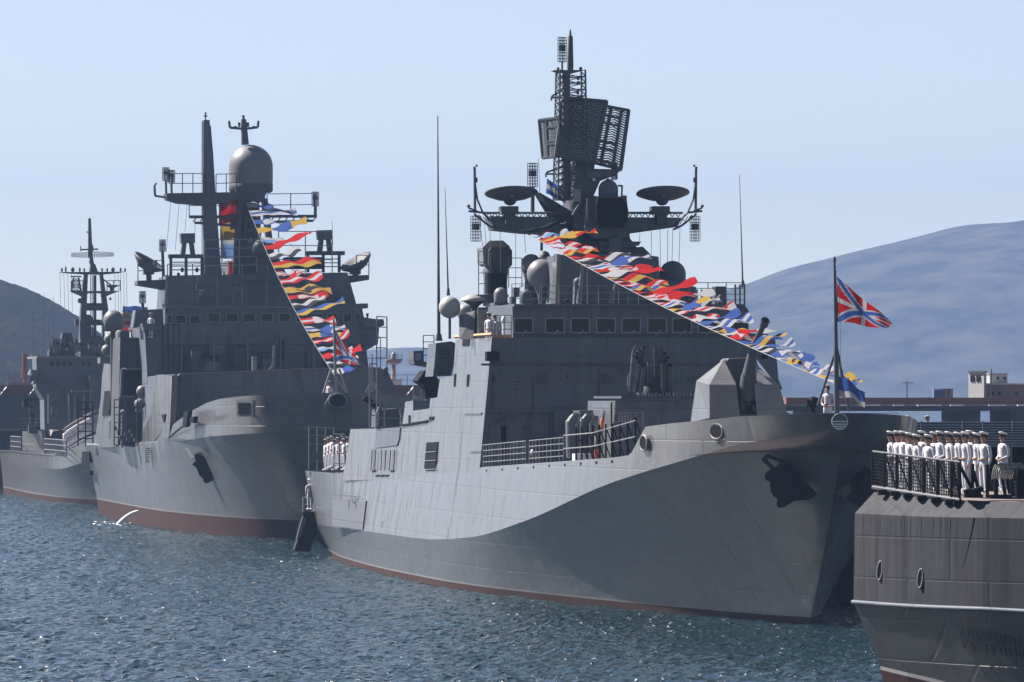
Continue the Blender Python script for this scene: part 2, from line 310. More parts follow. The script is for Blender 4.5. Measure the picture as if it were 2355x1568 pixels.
def hills(name, D, ridge, depth, m, rough, us, tree=0, nu=220):
    """ridge: (picture column, row) of the skyline; built at distance D with the slope running back"""
    mb = MB(); nv = 36; vs = []
    for i in range(nu + 1):
        u = us[0] + (us[1] - us[0]) * i / nu; vtop = smo(ridge, u)
        for j in range(nv + 1):
            g = j / nv; Y = D + depth * g; X = (u - CX) / F * (D + depth); X = X
            H = HC + (HV - vtop) / F * (D + depth)
            z = -2 + (H + 2) * (math.sin(g * math.pi / 2) ** 0.9)
            p = Vector((X * 0.01, Y * 0.01, 0)); k = min(1, g * 3)
            z += rough * k * (noise.noise(p * rough_s) + 0.5 * noise.noise(p * rough_s * 3.1)) * (0.35 if j == nv else 1)
            if tree: z += tree * k * abs(noise.noise(Vector((X * 0.30, Y * 0.12, 3)))) + tree * 0.6 * k * noise.noise(Vector((X * 0.6, Y * 0.3, 8)))
            vs.append((X, Y, z))
    fs = [(i * (nv + 1) + j, (i + 1) * (nv + 1) + j, (i + 1) * (nv + 1) + j + 1, i * (nv + 1) + j + 1) for i in range(nu) for j in range(nv)]
    mb.add(vs, fs, 0, not tree)
    # back slope so that the hill has a far side
    o = len(mb.v); back = [(x[0], x[1] + depth * 0.6, -2) for x in vs[nv::nv + 1]]; mb.v += back
    for i in range(nu): mb.f.append([i * (nv + 1) + nv, (i + 1) * (nv + 1) + nv, o + i + 1, o + i]); mb.m.append(0); mb.s.append(True)
    return tag(mb.build(name, m), kind='structure')
rough_s = 0.6
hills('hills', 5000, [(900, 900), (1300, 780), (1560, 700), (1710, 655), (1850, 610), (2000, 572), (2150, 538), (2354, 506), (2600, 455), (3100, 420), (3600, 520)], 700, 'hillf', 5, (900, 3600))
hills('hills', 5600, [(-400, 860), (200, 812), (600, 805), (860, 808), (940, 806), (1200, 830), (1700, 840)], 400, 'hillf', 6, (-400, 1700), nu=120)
rough_s = 1.6
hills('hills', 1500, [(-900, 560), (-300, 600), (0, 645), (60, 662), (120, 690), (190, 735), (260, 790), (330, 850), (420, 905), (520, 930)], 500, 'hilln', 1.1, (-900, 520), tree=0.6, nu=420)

def world_tag(o, label, cat, group=None): return tag(o, label, cat, group)
G = Frame(0, 0, 0)                                   # the quay side is drawn square to the view
# --- long pier behind the left ships, its red rail deck seen left and between the ships
def long_pier():
    fr = Frame(0, 668, 0); fr.start('pier', 'dark steel pier with a red top band behind the left ships', 'pier')
    x0, x1 = -75, 0
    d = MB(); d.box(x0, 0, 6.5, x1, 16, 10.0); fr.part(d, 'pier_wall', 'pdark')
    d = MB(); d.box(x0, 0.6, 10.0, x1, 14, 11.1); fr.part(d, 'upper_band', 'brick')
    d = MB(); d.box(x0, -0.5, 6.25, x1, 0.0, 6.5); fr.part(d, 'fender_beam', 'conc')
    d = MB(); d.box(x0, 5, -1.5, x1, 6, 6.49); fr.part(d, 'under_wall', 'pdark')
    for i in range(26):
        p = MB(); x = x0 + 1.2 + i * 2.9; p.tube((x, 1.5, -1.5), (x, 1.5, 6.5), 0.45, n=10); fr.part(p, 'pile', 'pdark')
    r = MB(); rail(r, [(x0, 0.8, 11.1), (x1, 0.8, 11.1)], 1.1, 2, 1.6, 0.035); fr.part(r, 'guard_rail', 'rail')
    for i in range(24):
        p = MB(); x = x0 + 1.5 + i * 3.1; p.tube((x, 0.1, 9.7), (x + 1.0, 0.3, 10.9), 0.07, n=5); fr.part(p, 'strut', 'white')
    for i in range(14):
        p = MB(); x = x0 + 3 + i * 5.3; p.box(x, 3, 11.1, x + 0.9 + (i % 3) * 0.5, 4.4, 11.75); fr.part(p, 'deck_box', 'white' if i % 2 else 'conc')
long_pier()
def harbour_light():
    fr = Frame(0, 672, 0); k = 672 / F; e = fr.start('signal_tower', 'pale mushroom shaped harbour light tower on the red pier between the two large ships', 'tower')
    x = (905 - CX) * k; z = lambda v: HC + (HV - v) * k; e.location = (x, 672, 11.1)
    p = MB(); p.lathe((0, 0, 0), [(0, 0.42), (0.3, 0.26), (z(838) - 11.1, 0.2)], 12); fr.part(p, 'column', 'bpink')
    p = MB(); h = z(838) - 11.1; p.lathe((0, 0, h), [(0, 0.3), (0.25, 0.85), (0.5, 0.95), (0.6, 0.9)], 16); fr.part(p, 'gallery', 'bpink')
    p = MB(); rail(p, [(-.9, 0, h + .6), (0, -.9, h + .6), (.9, 0, h + .6)], 0.5, 2, 0.6, 0.03); p.lathe((0, 0, h + 0.6), [(0, 0.28), (0.5, 0.3), (0.7, 0.1)], 10); fr.part(p, 'lantern', 'rail')
harbour_light()
def crane():
    fr = Frame(0, 676, 0); k = 676 / F; e = fr.start('dock_crane', 'rusty orange crane column on a railed platform on the pier at the far left', 'crane')
    x = (57 - CX) * k; z = lambda v: HC + (HV - v) * k - 11.1; e.location = (x, 676, 11.1)
    p = MB(); lattice(p, (0, 0, 0.8), (0, 0, z(812)), 0.5, 0.3, 7, 0.07); p.tube((0, 0, 0), (0, 0, z(820)), 0.16, n=8); fr.part(p, 'column', 'crane')
    p = MB(); p.tube((0, 0, z(830)), (0.9, 0, z(815)), 0.07); p.tube((-.25, 0, z(822)), (.25, 0, z(822)), 0.12); fr.part(p, 'jib', 'crane')
    p = MB(); p.box(-1.7, -1, 0, 1.4, 1, 0.35); rail(p, [(-1.7, -1, .35), (1.4, -1, .35)], 0.9, 2, 0.7, 0.05); fr.part(p, 'platform', 'bpink')
crane()
# --- the pier on the right, on thick piers, with the sheds on it
def right_pier():
    fr = Frame(0, 520, 0); k = 520 / F; e = fr.start('pier', 'low pier with brown edge on wide dark supports at right', 'pier'); X = lambda u: (u - CX) * k; z = lambda v: HC + (HV - v) * k
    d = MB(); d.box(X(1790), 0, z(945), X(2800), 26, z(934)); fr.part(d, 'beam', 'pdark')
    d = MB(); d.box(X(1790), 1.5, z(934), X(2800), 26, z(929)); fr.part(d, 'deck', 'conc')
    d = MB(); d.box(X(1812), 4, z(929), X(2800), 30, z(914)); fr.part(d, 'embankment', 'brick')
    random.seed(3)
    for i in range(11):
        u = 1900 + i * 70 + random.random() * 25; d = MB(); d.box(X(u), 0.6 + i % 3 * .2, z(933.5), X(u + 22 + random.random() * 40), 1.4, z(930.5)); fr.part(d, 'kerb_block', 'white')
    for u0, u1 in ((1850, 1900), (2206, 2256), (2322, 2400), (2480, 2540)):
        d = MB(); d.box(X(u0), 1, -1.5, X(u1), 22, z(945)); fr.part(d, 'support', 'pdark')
right_pier()
def sheds():
    k = 528 / F; X = lambda u: (u - CX) * k; Z = lambda v: HC + (HV - v) * k; base = Z(914)
    def start(name, u, label, cat): fr = Frame(X(u), 528, 0); fr.start(name, label, cat); fr.root.location = (X(u), 528, base); return fr
    f = start('tower_building', 2250, 'tall gray blockhouse with narrow paired windows on the right pier', 'building'); x = lambda u: X(u) - X(2250); z = lambda v: Z(v) - base
    p = MB(); p.add([(x(2230), 2, -.5), (x(2262), 0, -.5), (x(2276), 4, -.5), (x(2243), 6, -.5), (x(2230), 2, z(856)), (x(2262), 0, z(856)), (x(2276), 4, z(857)), (x(2243), 6, z(857))],
                    [(0, 1, 5, 4), (1, 2, 6, 5), (2, 3, 7, 6), (3, 0, 4, 7), (4, 5, 6, 7), (0, 3, 2, 1)]); f.part(p, 'wall', 'bgray')
    p = MB(); p.add([(x(2228), 1.8, z(856)), (x(2262), -.3, z(856)), (x(2278), 4, z(857)), (x(2243), 6.3, z(857)), (x(2228), 1.8, z(852)), (x(2262), -.3, z(852)), (x(2278), 4, z(853)), (x(2243), 6.3, z(853))],
                    [(0, 1, 5, 4), (1, 2, 6, 5), (2, 3, 7, 6), (3, 0, 4, 7), (4, 5, 6, 7), (0, 3, 2, 1)]); f.part(p, 'roof', 'grayd')
    for u in (2234, 2239, 2246, 2251):
        yy = 2 - 2 * (u - 2230) / 32; p = MB(); p.box(x(u), yy - .25, z(877), x(u + 3), yy - .0, z(863)); f.part(p, 'window', 'black')
    f = start('warehouse', 2310, 'low pinkish plaster building with a pale roof edge right of the gray blockhouse', 'building'); x = lambda u: X(u) - X(2310)
    p = MB(); p.box(x(2277), 5, -.5, x(2440), 14, z(884)); f.part(p, 'wall', 'bpink')
    p = MB(); p.box(x(2276), 4.6, z(884), x(2441), 14.4, z(880.5)); f.part(p, 'roof', 'white')
    for u in (2290, 2306, 2345): p = MB(); p.box(x(u), 4.9, z(908), x(u + 5), 5.0, z(900)); f.part(p, 'window', 'black')
    f = start('upper_storey', 2310, 'small beige block house with square windows set on the warehouse roof', 'building')
    f.root.name = 'rooftop_building'
    p = MB(); p.box(x(2290), 7, z(880.4), x(2331), 13, z(860)); f.part(p, 'wall', 'bgray')
    p = MB(); p.box(x(2288), 6.6, z(860), x(2333), 13.4, z(857)); f.part(p, 'roof', 'conc')
    for u in (2306, 2322): p = MB(); p.box(x(u), 6.9, z(872), x(u + 5), 7.0, z(866)); f.part(p, 'window', 'black')
    f = start('container', 2168, 'dark blue shipping container with one beige side left of the gray blockhouse', 'container'); x = lambda u: X(u) - X(2168)
    p = MB(); p.box(x(2147), 0, 0, x(2172), 2.4, z(896)); f.part(p, 'body', 'blue')
    p = MB(); p.box(x(2172), .1, 0, x(2191), 2.5, z(895)); f.part(p, 'end_wall', 'bgray')
    p = MB(); p.box(x(2180.6), .02, 0, x(2182), .1, z(895)); f.part(p, 'door_gap', 'black')
    p = MB(); p.box(x(2146), -.1, z(895), x(2192), 2.6, z(893.5)); f.part(p, 'roof', 'conc')
    f = start('light_pole', 2085, 'thin pole with short crossarms standing alone on the right pier', 'pole'); x = lambda u: X(u) - X(2085)
    p = MB(); p.tube((0, 0, 0), (0, 0, z(876)), 0.05); f.part(p, 'pole', 'grayd'); p = MB(); p.tube((-.5, 0, z(880)), (.5, 0, z(880)), 0.03); f.part(p, 'crossarm', 'grayd')
    f = start('radio_pole', 2277, 'thin mast rising between the gray blockhouse and the beige one', 'pole'); x = lambda u: X(u) - X(2277)
    p = MB(); p.tube((0, -1, -.1), (0, -1, z(849)), 0.05); f.part(p, 'pole', 'grayd')
sheds()
# --- stand of horizontal planks behind the near sailors
def stand():
    fr = Frame(0, 304, 0); k = 304 / F; fr.start('slatted_stand', 'wide stand of pale blue horizontal planks behind the sailors on the right', 'stand'); X = lambda u: (u - CX) * k; z = lambda v: HC + (HV - v) * k
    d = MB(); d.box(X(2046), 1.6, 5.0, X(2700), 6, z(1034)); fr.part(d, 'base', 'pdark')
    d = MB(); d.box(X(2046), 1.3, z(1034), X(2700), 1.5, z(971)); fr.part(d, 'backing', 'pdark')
    for i in range(11):
        v = 970 + i * 6; p = MB(); p.box(X(2046), 0.5 - i * 0.04, z(v + 2.1), X(2700), 0.8 - i * .04, z(v)); fr.part(p, 'plank', 'plank')
    for u in (2120, 2215, 2262, 2330, 2420): p = MB(); p.box(X(u), .9, z(1034), X(u + 3), 1.2, z(968)); fr.part(p, 'post', 'pdark')
stand()
def quay():
    fr = Frame(683 * 265 / F, 265, 8.5); fr.start('quay', 'dark quay wall added beyond the frigate to block light, under the slatted stand', 'quay')  # run along the frigate added to keep light off its far flare
    g = MB(); g.box(9.6, 26, -1.5, 60, 150, 5.0); fr.part(g, 'blocking_quay_wall', 'pdark')
    g = MB(); g.box(9.5, 25.9, 5.0, 60.1, 150, 5.2); fr.part(g, 'coping', 'conc')
    for i in range(5): g = MB(); g.tube((9.4, 30 + i * 22, .4), (9.4, 30 + i * 22, 3.6), .5, n=10); fr.part(g, 'quay_fender', 'rub')
    fp_ = Frame(683 * 265 / F, 265, 8.5); fp_.start('dark_gap_block', 'black block added to darken the gap between frigate bow and quay', 'dark_gap_block')  # block added so the shaded gap beside the bow reads black
    g = MB(); g.box(6.3, 24.5, -.6, 9.3, 33, 2.6); g.box(6.1, 24.3, 2.6, 9.4, 33.2, 2.8); fp_.part(g, 'float', 'rub')
quay()
# --- haze: the air between the ships and the far hills
hz = MB(); hz.box(-3000, -80, -3.2, 3000, 6600, 240); hm = bpy.data.materials.new('haze'); hm.use_nodes = True; hn = hm.node_tree; hn.nodes.remove(hn.nodes['Principled BSDF'])
pv = hn.nodes.new('ShaderNodeVolumePrincipled'); pv.inputs['Color'].default_value = (0.21, 0.31, 0.53, 1); pv.inputs['Density'].default_value = 0.00017; pv.inputs['Anisotropy'].default_value = 0.1
hn.links.new(pv.outputs[0], hn.nodes['Material Output'].inputs['Volume']); M['haze'] = hm
tag(hz.build('haze', 'haze'), kind='stuff')
# ------------------------------------------------------------------ the frigate in front
c1 = V(1060, 540, 3.92); c2 = V(1500, 540, 3.92); c3 = V(720, 820, 3.919); c4 = V(1180, 880, 4.127); c5 = V(1680, 840, 3.4086); ct = V(1100, 60, 2.8); cr = V(1560, 840, 9.8); cf = V(1360, 240, 7.84); cm = V(1380, 420, 7.84)
A = Frame(683 * 265 / F, 265, 8.5)
A.start('frigate', 'large gray frigate in front, with a gun turret and a lattice radar on its mast', 'warship')
A_KN = [(-7.3, 0), (-6.9, 1.0), (-5.5, 2.2), (-3, 3.4), (0, 4.5), (3, 5.3), (8, 6.25), (15, 7.1), (25, 7.8), (35, 8.1), (48, 8.2), (60, 8.3), (84, 8.2), (100, 7.8), (120, 6.9)]
A_TP = [(-8.0, 0), (-7.5, 1.1), (-6, 2.35), (-3.2, 3.6), (0, 4.65), (4, 5.5), (8, 6.2), (15, 6.95), (25, 7.45), (35, 7.65), (44, 7.65), (60, 7.7), (84, 7.7), (100, 7.6), (118, 7.6), (120, 7.55)]
KV = [(735, 1207), (870, 1225), (1000, 1240), (1080, 1235), (1200, 1200), (1400, 1112), (1600, 1050), (1700, 1022), (1800, 1007), (1870, 1001), (1932, 1003)]
TV = [(1105, 1074), (1410, 1052), (1449, 1046), (1483, 981), (1545, 973), (1600, 968), (1700, 957), (1800, 953), (1930, 950)]
def from_curve(fr, plan, curve):
    def f(a):
        b = -smo(plan, a); X, Y, _ = fr.world(b, a); u = CX + X / Y * F; return HC - (smo(curve, u) - HV) * Y / F
    return f
kz = from_curve(A, A_KN, KV)
def tz(a):
    if a > 44.5: return smo([(44.5, 6.13), (60, 5.7), (100, 5.25), (120, 5.2)], a)
    b = -smo(A_TP, a); X, Y, _ = A.world(b, a); return HC - (lerp(TV, CX + X / Y * F) - HV) * Y / F
hA, _r = hull(A, (1.5, 0, -7.3, -8.0), [[(1.5, 0), (6, 1.6), (20, 3.8), (45, 6.6), (75, 7.3), (100, 6.2), (120, 4.6)],
    [(0, 0), (1, .3), (2.4, .75), (5, 1.4), (10, 2.45), (16, 3.6), (24, 4.85), (37, 6.55), (46, 7.45), (57, 8.0), (75, 8.1), (99, 7.5), (120, 6.05)], A_KN, A_TP],
    (kz, tz), 120, (119, 120, 120, 120), ['hull', 'red', 'line'], 11, [0, 0.32, 0.40], [1, 1, 2, 0], 1.4, step=0.7)
def dz(a): return smo([(-8, 7.45), (8, 7.0), (44, 6.0), (60, 5.6), (100, 5.15), (120, 5.1)], a)
mb = MB(); rows = [(a, smo(A_TP, a) - 0.06, dz(a)) for a in [-7.5 + i * 1.5 for i in range(86)]]
mb.add([(s_ * b, a, z) for a, b, z in rows for s_ in (-1, 1)], [(2 * i, 2 * i + 1, 2 * i + 3, 2 * i + 2) for i in range(len(rows) - 1)]); A.part(mb, 'deck', 'deck')
# fairleads, marks and sockets on the bulwark
def oval_ring(fr, mb_ring, mb_hole, c, rx, rz, out, t=0.08):
    c = Vector(c); out = Vector(out).normalized(); side = Vector((0, 0, 1)).cross(out).normalized(); n = 14; ps = [c + side * rx * math.cos(k * 2 * math.pi / n) + Vector((0, 0, rz * math.sin(k * 2 * math.pi / n))) for k in range(n)]
    mb_ring.path(ps + [ps[0]], t, 6); mb_hole.prism([p + out * 0.03 for p in ps], out * -0.02)
def hull_pt(fr, u, v, plan, b0=-6.0):
    b = b0
    for _ in range(14): q = fr.Q(u, v, b); b = 0.5 * b - 0.5 * smo(plan, q[1])
    return fr.Q(u, v, b)
for u, v, s_ in ((c4(1800, 0)[0], c4(0, 940)[1], 0.42), (c5(402, 0)[0], c5(0, 812)[1], 0.50)):
    q = hull_pt(A, u, v, A_KN); r_, h_ = MB(), MB(); da = 0.5; n_ = Vector((-1, -(smo(A_KN, q[1] + da) - smo(A_KN, q[1] - da)) / (2 * da), 0.05))
    oval_ring(A, r_, h_, q + n_.normalized() * 0.13, 0.62 * s_ * 1.7, 0.33, n_, .05); o = A.part(r_, 'fairlead', 'line'); h_.build('opening', 'black', o)
# bow emblem: a round plate with pale bars
q = A.P(1930, 969, -8.1); r_ = MB(); r_.lathe(q + Vector((0, 0.0, 0)), [(0, 0.34), (-0.05, 0.34)], 22, axis=(0, 1, 0)); em = A.part(r_, 'bow_emblem', 'gray')
r_ = MB(); ps = [q + Vector((0.33 * math.cos(k * math.pi / 11), -0.06, 0.33 * math.sin(k * math.pi / 11))) for k in range(23)]; r_.path(ps, 0.018, 4); r_.build('ring', 'white', em)
for k_, w_ in ((0.0, .32), (-.11, .3), (-.2, .25), (-.28, .15)): r_ = MB(); r_.box(q.x - w_, q.y - 0.09, q.z + k_ - .022, q.x + w_, q.y - .06, q.z + k_ + .022); r_.build('stripe', 'white', em)
# anchors, drawn on the tangent plane of the flare
def on_plane(fr, u, v, c, n):
    X, Y, _ = fr.world(c[0], c[1]); C0 = Vector((X, Y, c[2])); N = Vector((n[0] * fr.c - n[1] * fr.s, n[0] * fr.s + n[1] * fr.c, n[2])); r = Vector(((u - CX) / F, 1, -(v - HV) / F)); o = Vector((0, 0, HC))
    t = (C0 - o).dot(N) / r.dot(N); w_ = o + r * t; b, a = fr.loc(w_.x, w_.y); return Vector((b, a, w_.z))
def anchor(fr, c, n, Vf, body, lumps=(), rim=()):
    n = Vector(n).normalized(); c = Vector(c)
    g = MB(); g.prism([on_plane(fr, *Vf(*p), c, n) + n * .30 for p in body], n * -.42); o = fr.part(g, 'anchor', 'rub')
    for x, y, r in (): g = MB(); g.ball(on_plane(fr, *Vf(x, y), c + n * .35, n), r, 12, .7); g.build('anchor_fluke', 'black', o)
    for p, q in rim: g = MB(); g.tube(on_plane(fr, *Vf(*p), c + n * .1, n), on_plane(fr, *Vf(*q), c + n * .1, n), .09, n=6); g.build('pocket_rim', 'black', o)
cA = V(1880, 1120, 8.41); cB = V(440, 1080, 9.8)
def flare_pt(fr, u, v, plans, z_k, side=-1, flare=1.4):     # point of the flared hull between waterline and knuckle under picture point u, v
    best = None
    for k in range(400):
        b = side * (0.3 + k * 0.02); q = fr.Q(u, v, b); a = q[1]
        if a < -7 or a > 60: continue
        kzv = z_k(a); g = q[2] / kzv
        if not 0 < g < 1: continue
        # station on the raked stem
        bw = smo(plans[0], a); bk = smo(plans[1], a); bb = bw + (bk - bw) * g ** flare
        e = abs(bb - abs(b))
        if best is None or e < best[0]: best = (e, q)
    return best[1]
WLp = [(0, 0), (1, .3), (2.4, .75), (5, 1.4), (10, 2.45), (16, 3.6), (24, 4.85), (37, 6.55), (46, 7.45), (57, 8.0), (75, 8.1)]
q = flare_pt(A, 1812, 1106, (WLp, A_KN), kz, -1)
anchor(A, q, (-.80, -.42, -.40), cA, [(370, 540), (410, 450), (480, 400), (590, 330), (720, 330), (900, 520), (1100, 740), (1320, 990), (1290, 1030), (1060, 1045), (950, 1040), (860, 1130), (770, 1190), (690, 1200), (630, 1160), (625, 1080), (650, 1020), (560, 950), (500, 840), (480, 650), (400, 610)],
       ((520, 520, .30), (760, 1080, .32), (700, 750, .34)), (((240, 235), (430, 420)), ((240, 235), (340, 170)), ((340, 170), (760, 330))))
q = flare_pt(A, 1978, 1112, (WLp, A_KN), kz, 1)
anchor(A, q, (.80, -.42, -.40), cA, [(1835, 990), (2150, 650), (2420, 400), (2560, 700), (2420, 1100), (2200, 1220), (1990, 1030)], ((2200, 900, .3),), ())
# small bolt marks and draught marks along the sheer
for k_ in range(9):
    u = 1120 + k_ * 36; v = lerp(TV, u) + 9; q = hull_pt(A, u, v, A_TP, -7); m_ = MB(); m_.box(q.x - .06, q.y - .05, q.z - .06, q.x - .01, q.y + .05, q.z + .06); A.part(m_, 'scupper', 'black')
# --- superstructure: the sunlit sloping sides carry on from the hull
def Qs(u, v, k=0.09):
    b = -7.4
    for _ in range(8): q = A.Q(u, v, b); b = -(7.66 - k * (q[2] - 6.1))
    return A.Q(u, v, b)
side_uv = [(1105, 1076), (1131, 776), (1047, 781), (1043, 850), c3(1620, 470), c3(1490, 490), c3(1462, 680), c3(1395, 690), c3(1385, 790), c3(1225, 810), c3(1225, 712), c3(1150, 724), c3(1120, 950), c3(1095, 968),
           c3(1110, 985), c3(1085, 1155), c3(860, 1180), c3(880, 985), c3(612, 990), c3(560, 1340), c3(540, 1440)]
sp = [Qs(*p) for p in side_uv]
prof = [(q[1], q[2]) for q in sp] ; prof[0] = (44.6, dz(44.6) - .3); aft = prof[-1][0]
prof.append((aft, dz(aft) - .3))
mb = MB(); n_ = len(prof); wv = lambda z: 7.66 - 0.09 * (z - 6.1)
vl = [(-wv(z), a, z) for a, z in prof] + [(wv(z), a, z) for a, z in prof]
mb.add(vl, [list(range(n_))], 0); mb.add(vl, [list(range(n_, 2 * n_))], 0); mb.add(vl, [(i, (i + 1) % n_, n_ + (i + 1) % n_, n_ + i) for i in range(n_)], 1)
ss = A.part(mb, 'superstructure', ['hull', 'gray'])  # same paint all round; bluish shade tone is put into the front's colour
front_a = prof[1][0]
def on_side(name, pts, m='black', out=0.05, parent=None, depth=0.25):
    g = MB(); g.prism([Qs(*p) + Vector((-out, 0, 0)) for p in pts], (depth, 0, 0)); return g.build(name, m, parent or ss)
def line_side(name, pts, m='black', r=0.05, out=0.08, parent=None): g = MB(); g.path([Qs(*p) + Vector((-out, 0, 0)) for p in pts], r, 4); return g.build(name, m, parent or ss)
dr = on_side('doorway', [c3(1365, 1122), c3(1475, 1115), c3(1462, 1310), c3(1438, 1398), c3(1360, 1398), c3(1342, 1370)])
for y_ in (1215, 1300, 1385): line_side('crossbar', [c3(1352, y_ + 3), c3(1468, y_ - 4)], 'rail', 0.022, 0.1, dr)
on_side('hatch_cover', [c3(878, 990), c3(1108, 972), c3(1098, 1085), c3(1075, 1150), c3(858, 1178)], 'gray', 0.06)
on_side('vent_slot', [c3(1763, 455), c3(1778, 455), c3(1768, 575), c3(1756, 575)]); on_side('vent_slot', [c3(1637, 450), c3(1648, 450), c3(1640, 575), c3(1630, 575)])
on_side('wing_port', [c3(1718, 112), c3(1782, 105), c3(1778, 175), c3(1716, 178)])
on_side('freeing_port', [c3(1392, 868), c3(1435, 868), c3(1428, 905), c3(1388, 903)]); on_side('freeing_port', [c3(1188, 855), c3(1202, 855), c3(1198, 935), c3(1188, 935)])
line_side('side_channel', [c3(1115, 955), c3(1200, 942), c3(1380, 912)], 'black', 0.07)
for x_ in (848, 882, 928, 972, 1028): on_side('freeing_port', [c3(x_ - 16, 1395 + 45 * (860 < x_ < 1000)), c3(x_ + 16, 1392 + 45 * (860 < x_ < 1000)), c3(x_ + 14, 1410 + 45 * (860 < x_ < 1000)), c3(x_ - 18, 1412 + 45 * (860 < x_ < 1000))])
for x_ in (875, 935, 975, 1020, 838, 1060): line_side('guide_channel', [c3(x_, 1195), c3(x_ - 12, 1395)], 'grayd', 0.035)
for y_ in (1210, 840): line_side('side_step', [c3(1790 if y_ > 900 else 1730, y_), c3(1905, y_ - 2)], 'hull', 0.05, 0.05)
def Hs(u, v, out=.04):
    b = -7.9
    for _ in range(8): q = A.Q(u, v, b - out); b = -(8.22 - (q[2] - 2.1) * .155)
    return A.Q(u, v, b - out)
c8 = V(720, 1200, 3.919)
for pts in ([(905, 402), (1285, 397), (1266, 562), (1100, 556), (915, 512)], [(435, 190), (762, 205), (728, 488), (435, 446)]):
    g = MB(); g.prism([Hs(*c8(*p)) for p in pts], (.3, 0, 0)); A.part(g, 'repainted_patch', 'patch', hA)
for pts in ([(515, 150), (660, 160), (665, 270)], [(595, 190), (597, 275)], [(625, 180), (630, 215), (655, 220)]): g = MB(); g.path([Hs(*c8(*p), .08) for p in pts], .03, 4); A.part(g, 'faded_mark', 'grayd', hA)
for pts in ([(1290, 362), (1720, 362)], [(1090, 395), (1285, 392)]): g = MB(); g.path([Hs(*c8(*p), .05) for p in pts], .025, 4); A.part(g, 'weld_line', 'line', hA)
# plates on the hull side near the stern and the low light door frame
# dark window at the corner of the wing
mb = MB(); A.rect(mb, c1(618, 1328), c1(738, 1422), front_a - 0.45, 0.7); A.part(mb, 'corner_port', 'black', ss)
# front wall detail: ledges, small windows, doors, floodlights
fa = 45.3
def fwall(p, q, name, m='gray', dpt=0.25, off=0.0, r=None):
    # front wall rakes aft with height
    z = A.P((p[0] + q[0]) / 2, (p[1] + q[1]) / 2, fa)[2]; a = 44.6 + (front_a - 44.6) * (z - 5.7) / (prof[1][1] - 5.7) - off
    g = MB(); A.rect(g, p, q, a - dpt, dpt + 0.3); return g.build(name, m, ss)
fwall(c4(100, 118), c4(2750, 140), 'ledge', 'grayd', 0.1); fwall(c4(140, 630), c4(1250, 640), 'ledge', 'grayd', 0.1)
for x_ in (725, 1368): w_ = fwall(c4(x_ - 52, 205), c4(x_ + 52, 340), 'window', 'gray', 0.1); g = MB(); 
for x_ in (725, 1368): fwall(c4(x_ - 36, 222), c4(x_ + 36, 328), 'dark_pane', 'grayd', 0.16)
fwall(c4(175, 760), c4(300, 1150), 'door', 'gray', 0.15); fwall(c4(302, 765), c4(352, 1150), 'doorway', 'black', 0.12)
for x_, y_, r_ in ((435, 672, 26), (585, 668, 26), (330, 690, 20), (265, 700, 16)):
    z = A.P(*c4(x_, y_), 44.6); g = MB(); g.lathe(z + Vector((0, -.1, 0)), [(0, .13 * r_ / 26), (-.15, .17 * r_ / 26)], 10, axis=(0, 1, 0)); g.build('floodlight', 'grayd', ss)
fwall(c4(545, 760), c4(620, 815), 'junction_box', 'grayd', 0.2); fwall(c4(850, 600), c4(1000, 1000), 'vent_trunk', 'gray', 0.6); fwall(c4(930, 720), c4(985, 850), 'locker', 'grayd', 0.75)
for k_, (x_, y0_, y1_, w_) in enumerate(((60, 200, 600, 8), (480, 250, 600, 6), (640, 640, 1000, 10), (780, 640, 1050, 6), (1080, 620, 900, 8), (1160, 150, 600, 6), (1480, 150, 480, 8), (1900, 1380, 1395, 6))):
    if k_ < 7: fwall(c4(150 + x_, y0_), c4(150 + x_ + w_, y1_), 'conduit', 'grayd', 0.06, .02)
for k_ in range(9): fwall(c4(400, 240 + k_ * 40), c4(450, 246 + k_ * 40), 'ladder_rung', 'rail', 0.05, .05)
for x_, y_, w_, h_ in ((560, 880, 90, 60), (700, 900, 50, 110), (1040, 700, 60, 50), (1180, 760, 40, 90), (1560, 170, 40, 50), (980, 240, 30, 30), (230, 250, 36, 50), (2250, 250, 40, 60)): fwall(c4(x_, y_), c4(x_ + w_, y_ + h_), 'wall_fitting', 'mast' if w_ % 20 else 'gray', 0.22, .02)
# bridge block with its row of windows
br = MB(); ba = front_a + 0.15
A.poly(br, [(1178, 704), (1712, 701), (1722, 716), (1716, 766), (1766, 768), (1772, 802), (1180, 802)], ba, 11); brg = A.part(br, 'bridge', 'gray')
g = MB(); A.rect(g, (1182, 699), (1712, 704), ba - 0.35, 10); A.part(g, 'bridge_roof_edge', 'gray', brg)
g = MB(); A.rect(g, (1180, 768), (1712, 771), ba - 0.12, .3); A.part(g, 'sill_ledge', 'grayd', brg)
for u_ in (1203, 1275.5, 1334, 1393, 1451, 1510.5, 1568, 1627): window(A, (u_ - 20, u_ + 20), (733, 763), ba, 'rail', 'glass', 0.05, parent=brg, wiper=True)
window(A, (1687, 1718), (731, 757), ba, 'gray', 'glass', 0.1, parent=brg)
g = MB(); A.rect(g, c2(1585, 1345), c2(1645, 1400), ba - .2, .4); A.part(g, 'corner_port', 'black', brg)
g = MB(); A.poly(g, [c2(1480, 1160), c2(1646, 1160), c2(1660, 1310), c2(1700, 1405), c2(1735, 1568), c2(1790, 1700), c2(1450, 1700)], front_a - 0.02, 3); A.part(g, 'wing_block', 'gray', ss)
